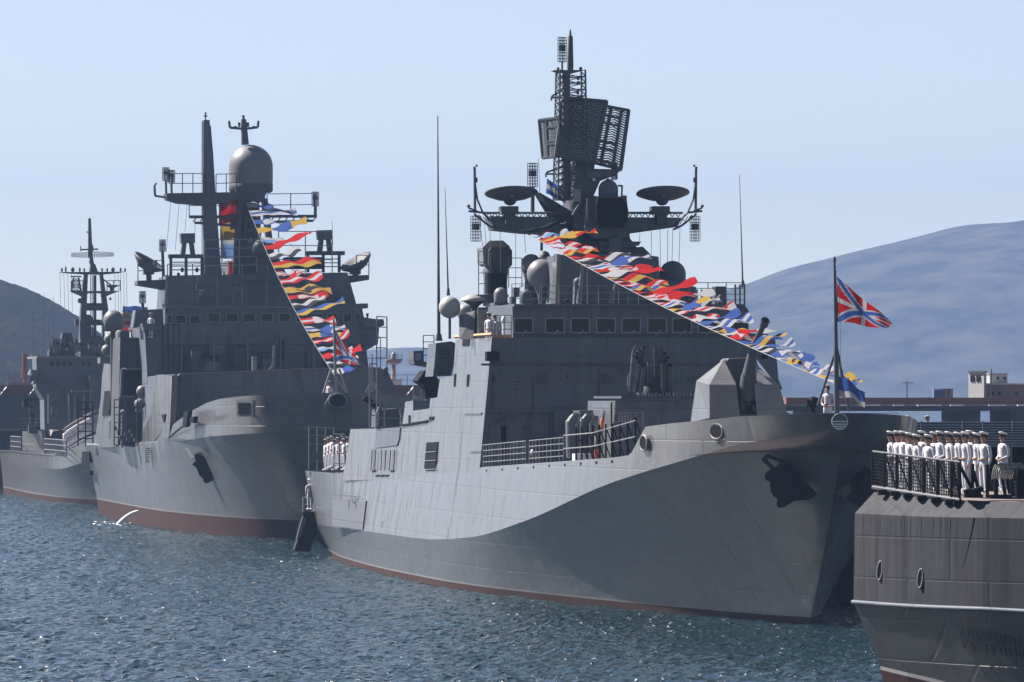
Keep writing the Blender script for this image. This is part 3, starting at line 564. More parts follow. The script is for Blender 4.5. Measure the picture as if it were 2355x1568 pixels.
# bridge wing: varnished rail, screen behind the sailors
g = MB(); g.path([Qs(1132, 773) + Vector((0, 0, .1)), Qs(1046, 779) + Vector((0, 0, .1))], 0.09, 5); A.bars(g, [(1131, 773), (1176, 773)], front_a, 0.09); A.part(g, 'wing_handrail', 'tan', ss)
g = MB(); q0, q1 = Qs(1060, 779), Qs(1052, 779); g.prism([A.P(1056, 780, 50), A.P(1056, 724, 52), A.P(1092, 714, 52), A.P(1088, 780, 50)], (0, .2, 0)); g.prism([A.P(1100, 780, 50), A.P(1098, 712, 50), A.P(1120, 712, 50), A.P(1120, 780, 50)], (0, .2, 0)); A.part(g, 'wind_screen', 'hull', ss)
g = MB(); rail(g, [A.P(1142, 774, front_a + .2), A.P(1176, 774, front_a + .2)], 1.05, 3, .35, .022); A.part(g, 'wing_rail', 'rail', ss)
g = MB(); A.lathe(g, 1158, [(745, 2), (738, 6), (731, 5), (727, 2)], front_a + 1, 10); A.bar(g, (1158, 774), (1158, 742), front_a + 1, .06); A.part(g, 'searchlight', 'white', ss)
# tier above the bridge
g = MB(); A.poly(g, [c1(1330, 890), c1(1342, 380), c1(1400, 378), c1(2100, 372), (1514, 590), (1517, 640), (1600, 660), (1600, 702)], ba + 3.5, 9); t2 = A.part(g, 'upper_deckhouse', 'gray')
g = MB(); A.poly(g, [c1(1305, 370), c1(1342, 378), c1(1330, 890), c1(1285, 890), c1(1300, 500)], ba + 3.4, 1.2); A.part(g, 'side_panel', 'hull', t2)
g = MB(); rail(g, [A.P(1195, 704, ba), A.P(1330, 704, ba), A.P(1560, 703, ba)], 1.0, 3, 1.0, .02); A.part(g, 'bridge_roof_rail', 'rail', brg)
g = MB(); rail(g, [A.P(*c2(880, 880), ba + 2), A.P(*c2(1415, 880), ba + 2)], 1.15, 4, .8, .025); A.part(g, 'bridge_roof_rail', 'mast', brg)
g = MB(); A.rect(g, c2(1130, 690), c2(1235, 880), ba + 3, 1); A.part(g, 'locker', 'mast', brg)
g = MB(); A.lathe(g, c2(1180, 0)[0], [(c2(0, 860)[1], 8), (c2(0, 790)[1], 9), (c2(0, 770)[1], 3)], ba + 2, 12); A.part(g, 'vent_head', 'gray', brg)
for x_ in (1325, 1370, 1415, 950, 995): g = MB(); A.bar(g, c2(x_, 880), c2(x_, 670 if x_ > 1000 else 720), ba + 1.2, .05); A.part(g, 'aerial_post', 'mast', brg)
# trumpet-shaped stays seen against the tier, and cowls
for p, q, r in ((c1(1520, 860), c1(1560, 450), .10), (c1(1835, 850), c1(1880, 665), .09), (c2(105, 850), c2(160, 660), .09), (c1(1605, 880), c1(1600, 520), .03), (c2(270, 860), c2(270, 760), .05)):
    g = MB(); A.bar(g, p, q, ba + 0.8, r * 1.6, r * .7, 8); A.part(g, 'stay_post', 'hull', t2)
g = MB(); A.poly(g, [c1(1470, 880), c1(1480, 640), c1(1525, 625), c1(1555, 640), c1(1560, 880)], ba + 1.6, .5); A.ball(g, c1(1510, 0)[0], c1(0, 650)[1], 11, ba + 1.6); A.part(g, 'cowl_vent', 'gray', t2)
g = MB(); A.ball(g, *c1(1405, 830), 5, ba + .5); A.part(g, 'lamp', 'black', brg)
# radomes, left group
def radome(u, v, r, a, m='dome', sz=1, base=None, name='radome', rb=4, mb_m='gray'):
    o = MB(); A.ball(o, u, v, r, a, 22, sz); o = A.part(o, name, m)
    if base: g = MB(); A.lathe(g, u, [(base, rb), (v + r * .6 * sz, rb)], a, 12); g.build('pedestal', mb_m, o)
    return o
radome(*c1(252, 895), 25.5, 52, 'domew', base=779, rb=3.2); radome(*c1(400, 945), 19, 56, 'domew', base=779, rb=3)
g = MB(); A.lathe(g, c1(472, 0)[0], [(c1(0, 838)[1], 28), (c1(0, 828)[1], 29), (c1(0, 800)[1], 22), (c1(0, 775)[1], 9), (c1(0, 768)[1], 2)], 54, 22); mu = A.part(g, 'flat_radome', 'domew')
g = MB(); A.lathe(g, c1(495, 0)[0], [(780, 8), (c1(0, 920)[1], 6), (c1(0, 880)[1], 11), (c1(0, 836)[1], 27)], 54, 16); g.build('pedestal', 'grayd', mu)
g = MB(); A.ball(g, *c1(1155, 570), 35, 52.5, 26); b_ = A.part(g, 'satellite_radome', 'dome'); g = MB(); A.lathe(g, c1(1180, 0)[0], [(704, 20), (c1(0, 790)[1], 15), (c1(0, 690)[1], 26)], 53, 16); g.build('pedestal', 'grayd', b_)
g = MB(); c_ = A.P(*c1(1050, 480), 56); g.dome(c_ - Vector((0, 0, .3)), 23 * A.m(56), .35, 20); b_ = A.part(g, 'radome', 'dome'); g = MB(); A.lathe(g, c1(1040, 0)[0], [(704, 16), (c1(0, 640)[1], 12), (c1(0, 490)[1], 20)], 56, 14); g.build('pedestal', 'grayd', b_)
g = MB(); A.lathe(g, c1(1185, 0)[0], [(650, 13), (c1(0, 400)[1], 13), (c1(0, 360)[1], 9), (c1(0, 345)[1], 3)], 58, 16); A.part(g, 'radome', 'mast')
g = MB(); c_ = A.P(*c1(752, 850), 50.5); g.dome(c_, 16 * A.m(50), .42, 18); b_ = A.part(g, 'capsule_radome', 'dome'); g = MB(); A.lathe(g, c1(752, 0)[0], [(c1(0, 925)[1], 12), (c1(0, 850)[1], 12)], 50.5, 12); g.build('pedestal', 'gray', b_)
g = MB(); c_ = A.P(*c1(1000, 860), 50); g.dome(c_, 13.5 * A.m(50), .42, 16); A.part(g, 'capsule_radome', 'gray')
g = MB(); c_ = A.P(*c2(712, 800), 54); g.dome(c_, 30.5 * A.m(54), 1.2, 26); A.part(g, 'large_radome', 'gray')
radome(*c2(1062, 815), 13, 52, 'gray')
# fire-control director on its tower (left)
g = MB(); A.poly(g, [c1(632, 340), c1(660, 305), c1(835, 303), c1(864, 340), c1(864, 480), c1(815, 530), c1(680, 530), c1(632, 480)], 57, 1.6); d_ = A.part(g, 'fire_control_radar', 'grayd')
g = MB(); A.poly(g, [c1(575, 310), c1(645, 240), c1(775, 240), c1(850, 305), c1(640, 308), c1(632, 345), c1(632, 490), c1(585, 470)], 57.4, 2.2); g.build('housing', 'hull', d_)
g = MB(); A.lathe(g, c1(700, 0)[0], [(704, 29), (c1(0, 760)[1], 28), (c1(0, 660)[1], 27), (c1(0, 530)[1], 30), (c1(0, 480)[1], 22)], 58, 16); g.build('turntable', 'gray', d_)
g = MB(); A.rect(g, c1(625, 560), c1(805, 760), 56.3, 1); g.build('equipment', 'black', d_)
g = MB(); A.poly(g, [c1(520, 770), c1(830, 770), c1(830, 795), c1(640, 800)], 56, 3); rail(g, [A.P(*c1(535, 770), 56), A.P(*c1(640, 770), 55.6)], 2.2, 4, .7, .025); rail(g, [A.P(*c1(830, 700), 56), A.P(*c1(960, 700), 55.6)], 1.5, 3, .7, .025); g.build('gallery', 'mast', d_)
g = MB(); A.rect(g, c1(535, 895), c1(870, 920), 53, 6); A.rect(g, c1(690, 850), c1(830, 915), 54, 3); A.part(g, 'signal_deck', 'gray')
for p, r in ((c1(870, 850), .35), (c1(1060, 850), .3), (c1(900, 760), .4)): g = MB(); A.rect(g, (p[0] - 5, p[1] - 14), (p[0] + 8, p[1] + 8), 53, .6); A.part(g, 'equipment_box', 'gray')
g = MB(); rail(g, [A.P(*c1(860, 880), 51), A.P(*c1(1300, 880), 51)], 1.1, 3, .7, .022); A.part(g, 'signal_deck_rail', 'rail')
# whip aerials
for p, q, a, r in ((c1(145, 1225), c1(135, -980), 62, .10), (c1(238, 780), (1023, 433), 58, .05), (c2(1400, 700), (1700, 402), 50, .045)):
    g = MB(); m_ = (p[0] * .6 + q[0] * .4, p[1] * .6 + q[1] * .4); A.bar(g, p, m_, a, r, r * .6); A.bar(g, m_, q, a, r * .6, r * .25); A.lathe(g, p[0], [(p[1], r * 90), (p[1] - 16, r * 60)], a, 8); A.part(g, 'whip_aerial', 'mast')
# raft canisters and locker stack on the side
g = MB(); A.poly(g, [c3(1450, 150), c3(1600, 130), c3(1640, 150), c3(1640, 300), c3(1600, 470), c3(1420, 475), c3(1440, 300)], 62, 3); lk = A.part(g, 'locker_stack', 'gray', ss)
for x0_, y0_, x1_, y1_ in ((1490, 205, 1580, 270), (1500, 290, 1570, 330), (1490, 350, 1575, 455), (1440, 350, 1475, 395)): g = MB(); A.rect(g, c3(x0_, y0_), c3(x1_, y1_), 61.9, .1); g.build('locker_door', 'grayd', lk)
g = MB(); A.poly(g, [c3(1230, 225), c3(1325, 220), c3(1320, 330), c3(1420, 330), c3(1420, 385), c3(1240, 355), c3(1230, 300)], 70, 2.4); g.m[-1] = 0; pf = A.part(g, 'side_platform', 'mast', ss)
g = MB(); A.rect(g, c3(1252, 245), c3(1305, 318), 69.9, .1); g.build('opening', 'plank', pf)
g = MB(); rail(g, [A.P(*c3(1325, 330), 70), A.P(*c3(1430, 330), 70)], 1.4, 4, .5, .03); g.build('platform_rail', 'mast', pf)
# close-in gun mount on the side
g = MB(); A.poly(g, [c3(1340, 420), c3(1400, 410), c3(1480, 510), c3(1455, 680), c3(1350, 680), c3(1330, 560), c3(1268, 520)], 72, 2.2); gm = A.part(g, 'close_in_gun', 'black')
g = MB(); A.lathe(g, c3(1400, 0)[0], [(c3(0, 700)[1], 15), (c3(0, 660)[1], 18), (c3(0, 520)[1], 16)], 73, 12); g.build('mount', 'grayd', gm)
g = MB(); A.rect(g, c3(1230, 760), c3(1385, 795), 72.6, .4); rail(g, [A.P(*c3(1230, 760), 72.5), A.P(*c3(1390, 740), 72.5)], .9, 3, .5, .03); A.part(g, 'gun_deck_rail', 'rail')
for x_ in (1280, 1320, 1355): g = MB(); A.lathe(g, c3(x_, 0)[0], [(c3(0, 795)[1], 4), (c3(0, 705 + x_ % 3 * 9)[1], 3.6)], 73, 8); A.part(g, 'vent_head', 'hull')
# small boat davit ring and the aft machine gun
g = MB(); A.bars(g, [c3(865, 985), c3(868, 830), c3(890, 775), c3(960, 768), c3(1060, 768), c3(1095, 800), c3(1110, 850), c3(1108, 960)], 84, .07); A.bars(g, [c3(860, 880), c3(1100, 885)], 84, .05); A.bars(g, [c3(870, 978), c3(1110, 972)], 84, .09); A.bars(g, [c3(945, 978), c3(945, 775)], 84, .04); A.part(g, 'davit_frame', 'rail')
g = MB(); A.poly(g, [c3(890, 800), c3(1080, 790), c3(1105, 870), c3(1108, 970), c3(880, 975)], 85, 3); A.part(g, 'boat_cover', 'mast')
g = MB(); rail(g, [A.P(*c3(800, 985), 85.5), A.P(*c3(870, 985), 85.5)], 3.6, 5, .6, .04); A.part(g, 'ladder_rail', 'rail')
g = MB(); A.bar(g, c3(742, 682), c3(880, 775), 86, .16, .16, 8); A.bar(g, c3(880, 775), c3(905, 800), 86, .3, .3, 8); A.part(g, 'gun_barrel', 'black')
# stern quarter: folded platform and rails
g = MB(); A.rect(g, c3(210, 1215), c3(445, 1285), 117.5, .3); A.part(g, 'folded_screen', 'mast')
g = MB(); rail(g, [A.P(*c3(205, 1385), 117.6), A.P(*c3(450, 1400), 117.6)], 2.6, 5, .5, .04); A.part(g, 'stern_rail', 'rail')
g = MB(); rail(g, [A.P(*c3(450, 1425), 104), A.P(*c3(560, 1425), 103)], 2.3, 4, .5, .04); A.part(g, 'deck_edge_rail', 'grayd')
g = MB(); A.rect(g, c3(210, 1400), c3(550, 1436), 117, .6); A.part(g, 'deck_edge', 'hull')
for x_ in (225, 255, 285, 320, 350): g = MB(); A.rect(g, c3(x_, 1412), c3(x_ + 8, 1424), 116.95, .1); A.part(g, 'bolt_mark', 'black')
# --- foredeck
fz = lambda a: dz(a)
def edge(a, inset=0.1): return Vector((-(smo(A_TP, a) - inset), a, tz(a) - 0.03))
g = MB(); rail(g, [edge(44), edge(40), edge(36), edge(32), edge(30.5)], 1.12, 4, .9, .024); A.part(g, 'deck_rail', 'rail')
g = MB(); rail(g, [edge(29.5), edge(26), edge(23), edge(21)], 1.12, 4, .9, .024); A.part(g, 'deck_rail', 'rail')
for u_ in (1266, 1294, 1411, 1437, 1386, 1360, 1335): 
    pass
for k_ in range(10):
    a_ = 18.5 - k_ * 1.15; e_ = edge(a_, .15); g = MB(); g.tube(e_, e_ + Vector((0, 0, 1.55)), .045, n=5); g.tube(e_ + Vector((0, 0, .1)) + Vector((.5, 0, 0)), e_ + Vector((0, 0, 1.4)), .035, n=4); A.part(g, 'stanchion', 'black')
g = MB(); g.path([edge(21) + Vector((0, 0, 1.2)), edge(15) + Vector((0, 0, 1.2)), edge(8) + Vector((0, 0, 1.3))], .03); g.path([edge(21) + Vector((0, 0, .6)), edge(15) + Vector((0, 0, .6)), edge(8) + Vector((0, 0, .6))], .03); A.part(g, 'guard_wire', 'rail')
# mooring reel, windlass bits
g = MB(); A.lathe(g, c4(640, 0)[0], [(c4(0, 1110)[1], 6), (c4(0, 1090)[1], 11), (c4(0, 1040)[1], 12), (c4(0, 1010)[1], 7)], 36, 12); A.part(g, 'capstan', 'hull')
g = MB(); c_ = A.P(*c4(1140, 1085), 24); g.box(c_.x - .35, c_.y, fz(24), c_.x + .45, c_.y + .8, c_.z + .15); A.part(g, 'bollard', 'white')
# deckhouse carrying the rocket launcher
g = MB(); A.poly(g, [c4(1462, 1090), c4(1480, 505), c4(2290, 495), c4(2700, 500), c4(2700, 1000)], 27, 8); dh = A.part(g, 'launcher_deckhouse', 'gray')
g = MB(); p4 = [A.P(*c4(1480, 503), 26.95), A.P(*c4(1278, 508), 33), A.P(*c4(1262, 700), 33), A.P(*c4(1228, 860), 33.2), A.P(*c4(1215, 1100), 33.2), A.P(*c4(1440, 1092), 26.95), A.P(*c4(1452, 850), 26.95)]
g.prism(p4, (.3, .2, 0)); A.part(g, 'side_screen', 'hull', dh)
g = MB(); A.bars(g, [c4(1402, 492), c4(1365, 640), c4(1340, 820)], 30, .05); A.bars(g, [c4(1440, 520), c4(1440, 1080)], 26.8, .04); g.build('hose', 'black', dh)
g = MB(); A.rect(g, c4(1540, 455), c4(2290, 480), 26.8, 8); A.part(g, 'deck_edge', 'mast', dh)
for k_ in range(16): g = MB(); x_ = 1720 + k_ * 36; A.bar(g, c4(x_, 452), c4(x_, 425 - k_ % 3 * 6), 27, .03, n=4); A.part(g, 'post', 'rail', dh)
g = MB(); A.rect(g, c4(1480, 622), c4(1770, 630), 26, .05); A.rect(g, c4(1480, 715), c4(1770, 722), 26, .05)
for x_ in (1520, 1550, 1580, 1610, 1640, 1690, 1765): A.bar(g, c4(x_, 625), c4(x_, 780), 26, .02, n=4)
A.part(g, 'deckhouse_rail', 'rail', dh)
g = MB(); A.ball(g, *c4(1340, 735), 4, 27.5, 10, 3.1); A.part(g, 'life_ring', 'orange', dh)
g = MB(); A.rect(g, c4(1262, 1005), c4(1305, 1095), 24, .5); A.part(g, 'hydrant_box', 'orange')
# hose stands beside it
for x0_, x1_ in ((1000, 1110), (1135, 1250)):
    g = MB(); A.poly(g, [c4(x0_, 720), c4(x0_ + 50, 650), c4(x1_, 655), c4(x1_, 1095), c4(x0_ + 10, 1095)], 31, 1.1); A.part(g, 'vent_housing', 'gray')
    g = MB(); A.bars(g, [c4(x0_ - 8, 1090), c4(x0_ - 8, 720), c4(x0_ + 45, 645), c4(x1_ - 10, 640), c4(x1_ + 5, 680)], 30.6, .07); A.bars(g, [c4(x1_ - 35, 1080), c4(x1_ - 30, 760), c4(x1_ - 8, 690)], 30.5, .06); A.part(g, 'pipework', 'rail')
g = MB(); A.poly(g, [c4(1110, 605), c4(1250, 600), c4(1250, 650), c4(1110, 650)], 32, 2); A.part(g, 'vent_cover', 'hull')
# rocket launcher with its horseshoe of tubes
ra = 27.5; k9 = A.m(ra)
g = MB(); A.poly(g, [cr(430, 620), cr(880, 600), cr(880, 1400), cr(450, 1400)], ra + 1.2, 1.2); A.lathe(g, cr(650, 0)[0], [(cr(0, 1420)[1], 34), (cr(0, 1300)[1], 30), (cr(0, 1150)[1], 20)], ra + 1.5, 16); rl = A.part(g, 'rocket_launcher', 'grayd')
for x_, y_ in ((480, 290), (380, 355), (310, 440), (325, 550), (370, 635), (255, 500), (480, 720), (780, 290), (915, 340), (1000, 430), (1070, 545), (1020, 620), (960, 700), (1130, 720)):
    lowx = x_ + (-150 if x_ < 600 else 40) * .5; c0, c9 = A.P(*cr(x_, y_), ra - .9), A.P(*cr(lowx, y_ + 720), ra + .9)
    g = MB(); g.tube(c0, c9, .115, .12, 10); tb = g.build('launch_tube', 'gray', rl); g = MB(); dd = (c0 - c9).normalized(); g.tube(c0 - dd * .02, c0 + dd * .05, .085, n=8); g.build('muzzle', 'black', tb)
g = MB(); g.path([A.P(*cr(x_, y_), ra - .5) for x_, y_ in ((300, 215), (215, 350), (185, 560), (170, 860), (105, 1010), (85, 1180), (150, 1360))], .035, 4); g.build('guard_rod', 'rail', rl)
for x_, y_, s_ in ((640, 640, 900),): g = MB(); A.rect(g, cr(575, 650), cr(715, 1150), ra + 1.0, .2); g.build('centre_post', 'gray', rl)
# gun turret
ga = 12.0
def TP(x, y, da=0.0): return A.P(*c5(x, y), ga + da)
def facet(mb, pts): mb.add([TP(*p) for p in pts], [list(range(len(pts)))])
g = MB()
L = dict(fl=(320, 700, 0), ft=(320, 415, .1), fr=(583, 700, 0), frt=(546, 415, .1), pk=(440, 200, 2.6), sl=(158, 735, 3.0), st=(208, 383, 3.0), pb=(470, 195, 4.6), sb=(225, 735, 6), sbt=(260, 383, 6), ir=(583, 700, 5), irt=(546, 300, 5), irp=(520, 330, 2.5))
def fs(*ks): facet(g, [L[k] for k in ks])
fs('fl', 'fr', 'frt', 'ft'); fs('ft', 'frt', 'pk'); fs('fl', 'ft', 'st', 'sl'); fs('st', 'ft', 'pk'); fs('st', 'pk', 'pb', 'sbt'); fs('sl', 'st', 'sbt', 'sb'); fs('frt', 'pk', 'pb', 'irt'); fs('fr', 'frt', 'irt', 'ir'); fs('sb', 'sbt', 'pb', 'irt', 'ir')
tu = A.part(g, 'gun_turret', 'hull')
g = MB(); L = dict(fl=(725, 700, 0), ft=(700, 415, .1), fr=(992, 690, .3), frt=(910, 412, .3), pk=(722, 215, 2.4), pk2=(740, 262, 2.0), sb=(940, 700, 6), sbt=(872, 390, 5), pb=(720, 200, 4.6), ir=(725, 700, 5), irt=(705, 300, 5))
fs('fl', 'fr', 'frt', 'ft'); fs('ft', 'frt', 'pk2', 'pk'); fs('fr', 'frt', 'sbt', 'sb'); fs('frt', 'pk2', 'pk', 'pb', 'sbt'); fs('fl', 'ft', 'irt', 'ir'); fs('ft', 'pk', 'pb', 'irt'); fs('sb', 'sbt', 'pb', 'irt', 'ir'); g.build('turret_cheek', 'hull', tu)
g = MB(); A.poly(g, [c5(470, 208), c5(500, 190), c5(700, 190), c5(725, 215), c5(725, 520), c5(520, 520)], ga + 3.2, 1.8); g.build('turret_roof', 'gray', tu)
g = MB(); A.rect(g, c5(575, 520), c5(730, 700), ga + 1.0, 2.5); g.build('breech_recess', 'black', tu)
g = MB(); A.rect(g, c5(580, 515), c5(668, 590), ga + .75, .2); g.build('gun_shield_plate', 'mast', tu)
g = MB(); p0 = TP(640, 540, .6); p1 = A.P(*c2(1500, 1290), ga + .2); p2 = A.P(*c2(1560, 1180), ga - .1); p3 = A.P(*c2(1606, 1062), ga - .8)
g.tube(p0, A.P(*c5(655, 330), ga + .4), .42, .34, 12); g.tube(A.P(*c5(655, 330), ga + .4), p1, .30, .17, 12); g.tube(p1, p3, .155, .12, 12); d_ = (p3 - p2).normalized(); g.tube(p3 - d_ * .05, p3 + d_ * .28, .19, .2, 12); gb = g.build('gun_barrel', 'grayd', tu)
g = MB(); g.tube(p3 + d_ * .27, p3 + d_ * .30, .13, n=10); g.build('muzzle', 'black', gb)
g = MB(); g.tube(TP(600, 640, .5), TP(590, 420, .7), .16, n=8); g.build('cable_conduit', 'grayd', tu)
g = MB(); g.tube(TP(700, 590, .3), TP(710, 640, .4), .1, n=8); g.build('bracket', 'grayd', tu)
g = MB(); g.tube(TP(482, 196, 3.1), TP(700, 190, 3.1), .045); g.build('sunlit_roof_edge', 'hull', tu)  # tube added to show the roof's sunlit edge as a bright line
# turret ring under it
g = MB(); c_ = TP(600, 700, 3); g.lathe((c_.x, c_.y, fz(15)), [(0, 2.2), (c_.z - fz(15) + .2, 2.1)], 24); A.part(g, 'turret_ring', 'gray')
# bow: jackstaff tripod, small winch
ja = -5.0
g = MB(); A.bar(g, (1924, 960), (1922, 800), ja, .115, .10, 8); A.bar(g, (1922, 800), (1919, 620), ja, .085, .06, 8); A.lathe(g, 1918.5, [(620, 2.5), (612, 3.2), (606, 2.0), (602, 3.4), (596, 3.6), (590, 2.2)], ja, 8); js = A.part(g, 'jackstaff', 'mast')
for p, q in (((1921, 806), (1880, 932)), ((1925, 806), (1952, 945))): g = MB(); A.bar(g, p, q, ja, .055, n=6, a2=ja + .8); g.build('leg', 'mast', js)
g = MB(); A.bars(g, [(1929, 655), (1932, 800), (1931, 940)], ja, .015, 4); g.build('halyard', 'rail', js)
g = MB(); A.lathe(g, c5(1200, 0)[0], [(c5(0, 650)[1], 7), (c5(0, 600)[1], 4)], -1.0, 12); c_ = A.P(*c5(1205, 568), -1.0); g.ball(c_, .26, 12); g.tube(c_ + Vector((-.3, 0, 0)), c_ + Vector((.3, 0, .05)), .17, n=10); g.path([A.P(*c5(1130, 640), -1), A.P(*c5(1160, 560), -1), A.P(*c5(1190, 530), -1)], .03); A.part(g, 'windlass', 'black')
g = MB(); rail(g, [Vector((-2.5, -5.8, 8.9)), Vector((2.6, -5.8, 8.9))], 0.06, 1, 1.2, .02); A.part(g, 'bulwark_cap', 'line')
# --- foremast and its radars
ma = 55.0
g = MB(); A.poly(g, [ct(955, 1010), ct(1270, 1018), ct(1230, 1060), ct(1120, 1100), ct(1060, 1240), ct(1000, 1500), ct(960, 1560), ct(940, 1200)], ma, 3.4); A.poly(g, [ct(940, 1180), ct(1310, 1240), ct(1330, 1500), ct(1420, 1620), (1500, 660), (1350, 660), ct(960, 1560)], ma + .8, 4); mt = A.part(g, 'mast_tower', 'mast')
g = MB(); A.poly(g, [ct(1020, 1030), ct(1230, 1030), ct(1190, 1075), ct(1040, 1075)], ma - .15, .2); g.build('platform_bracket', 'gray', mt)
g = MB(); A.poly(g, [ct(700, 1180), ct(1010, 1500), ct(930, 1568), ct(860, 1480), ct(950, 1330), ct(820, 1250)], ma + 1, 2); g.build('sloping_strut', 'grayd', mt)
# yard beams
g = MB(); A.poly(g, [ct(350, 1345), ct(960, 1352), ct(985, 1490), ct(880, 1475), ct(600, 1465), ct(375, 1440)], ma + 1, 1.8); A.part(g, 'yard', 'gray'); g = MB(); A.poly(g, [ct(1300, 1352), ct(1690, 1355), ct(1665, 1420), ct(1310, 1470)], ma + 1, 1.8); yd = A.part(g, 'yard', 'gray')
g = MB()
for x0_, x1_ in ((300, 950), (1310, 1700)):
    A.bar(g, ct(x0_, 1322), ct(x1_, 1322), ma + 1, .06)
    n_ = (x1_ - x0_) // 42
    for k_ in range(n_): A.bar(g, ct(x0_ + 42 * k_, 1322), ct(x0_ + 42 * k_ + 21, 1350), ma + 1, .035, n=4); A.bar(g, ct(x0_ + 42 * k_ + 21, 1350), ct(x0_ + 42 * k_ + 42, 1322), ma + 1, .035, n=4)
g.build('yard_truss', 'mast', yd)
for s_ in (0, 1):
    X_ = (lambda x: x) if s_ == 0 else (lambda x: 2035 - x); T_ = lambda x, y: ct(X_(x), y)
    g = MB(); A.bars(g, [T_(200, 1310), T_(300, 1320), T_(400, 1420)], ma + 1, .06); A.bars(g, [T_(240, 1330), T_(340, 1410), T_(400, 1440)], ma + 1, .06)
    for k_ in range(5): A.bar(g, T_(240 + k_ * 30, 1322 + k_ * 14), T_(262 + k_ * 32, 1345 + k_ * 19), ma + 1, .03, n=4)
    A.bars(g, [T_(245, 1310), T_(243, 1020), T_(240, 1000)], ma + 1, .07); A.bars(g, [T_(300, 1320), T_(262, 1230), T_(246, 1120)], ma + 1, .05); A.lathe(g, T_(250, 0)[0], [(T_(0, 1110)[1], 4.5), (T_(0, 1075)[1], 4.5)], ma + 1, 8); A.ball(g, *T_(256, 992), 3, ma + 1, 8)
    A.bars(g, [T_(260, 1310), T_(200, 1288)], ma + 1, .05); A.ball(g, *T_(200, 1275), 4, ma + 1, 8); A.part(g, 'yard_arm', 'mast', yd)
    g = MB(); c_ = A.P(*T_(250, 1520), ma + 1); cage(g, c_, .26, (1520 - 1345) / 2.8 / 1.0875 * A.m(ma), .02); A.part(g, 'cage_aerial', 'mast', yd)
    # plate-shaped dish
    cx_ = 500 if s_ == 0 else 1560; c_ = A.P(*ct(cx_, 1185), ma); g = MB(); rr = 62 * A.m(ma); g.lathe(c_, [(-.34, 0.05), (-.30, rr * .35), (-.18, rr * .7), (0, rr), (.05, rr * .98), (-.04, rr * .7), (-.12, 0.1)], 32, axis=(0.0, 0.22, 0.97)); ds = A.part(g, 'dish_aerial', 'mast')
    g = MB(); A.ball(g, *ct(cx_ - 10 + s_ * 5, 1235), 15, ma + .5, 14, .8); A.rect(g, ct(cx_ - 65, 1275), ct(cx_ + 50, 1330), ma, 1.3); A.rect(g, ct(cx_ - 40, 1328), ct(cx_ + 30, 1400), ma + .4, .8); g.build('dish_mount', 'mast', ds)
    g = MB(); A.ball(g, *ct(cx_ + 5, 1200), 4, ma - .6, 8); g.build('feed_horn', 'rail', ds)
# dark flat radar front
g = MB(); A.poly(g, [ct(1110, 1215), ct(1280, 1218), ct(1308, 1270), ct(1310, 1380), ct(1285, 1428), ct(1120, 1425), ct(1095, 1370), ct(1095, 1260)], ma - 1.6, .5); fr_ = A.part(g, 'flat_radar', 'black')
g = MB(); A.poly(g, [ct(1030, 1220), ct(1110, 1205), ct(1300, 1208), ct(1318, 1300), ct(1315, 1500), ct(1080, 1500), ct(1030, 1450)], ma - 1.0, 1.8); g.build('radar_housing', 'mast', fr_)
g = MB(); A.rect(g, ct(1018, 1270), ct(1035, 1450), ma - .8, 1); A.bar(g, ct(930, 1340), ct(985, 1250), ma - .5, .08); g.build('side_plate', 'hull', fr_)
g = MB(); c_ = A.P(*ct(1178, 1208), ma - .3); g.dome(c_, 23 * A.m(ma), .35, 20); A.lathe(g, ct(1178, 0)[0], [(ct(0, 1110)[1], 12), (ct(0, 1082)[1], 3)], ma - .3, 10); A.part(g, 'capsule_radome', 'gray')
g = MB(); A.lathe(g, ct(1212, 0)[0], [(ct(0, 1095)[1], 5), (ct(0, 1020)[1], 4.6)], ma + .2, 8); g.build('light_column', 'white', mt)
g = MB(); A.rect(g, ct(1275, 1200), ct(1308, 1245), ma - .5, .6); A.bars(g, [ct(1275, 1130), ct(1272, 1200)], ma - .4, .05); A.bars(g, [ct(1245, 1132), ct(1275, 1132)], ma - .4, .05); g.build('equipment_box', 'mast', mt)
g = MB(); A.rect(g, ct(935, 1155), ct(985, 1245), ma - .3, .4); g.build('light_box', 'hull', mt)
for p in (ct(1078, 1090),): g = MB(); A.ball(g, *p, 4, ma - .2, 10); g.build('lamp', 'white', mt)
g = MB(); A.poly(g, [ct(1190, 1480), ct(1250, 1480), ct(1275, 1520), ct(1275, 1590), ct(1180, 1590)], ma - 1, 2); A.poly(g, [c2(-10, 250), c2(405, 250), c2(380, 290), c2(200, 310), c2(0, 300)], ma - .5, 3); A.poly(g, [c2(200, 400), c2(190, 350), c2(240, 315), c2(420, 300), c2(490, 370), c2(490, 400)], ma + 1.5, 2.2); mm = A.part(g, 'mast_base_house', 'gray')
for p, r in ((c2(60, 335), 9), (c2(235, 350), 10), (c2(20, 330), 6), (c2(150, 360), 4)): g = MB(); A.ball(g, *p, r, ma - .5, 12); g.build('sensor_ball', 'mast', mm)
g = MB(); A.rect(g, c2(90, 352), c2(185, 366), ma - .8, .2); g.build('light_strip', 'white', mm)
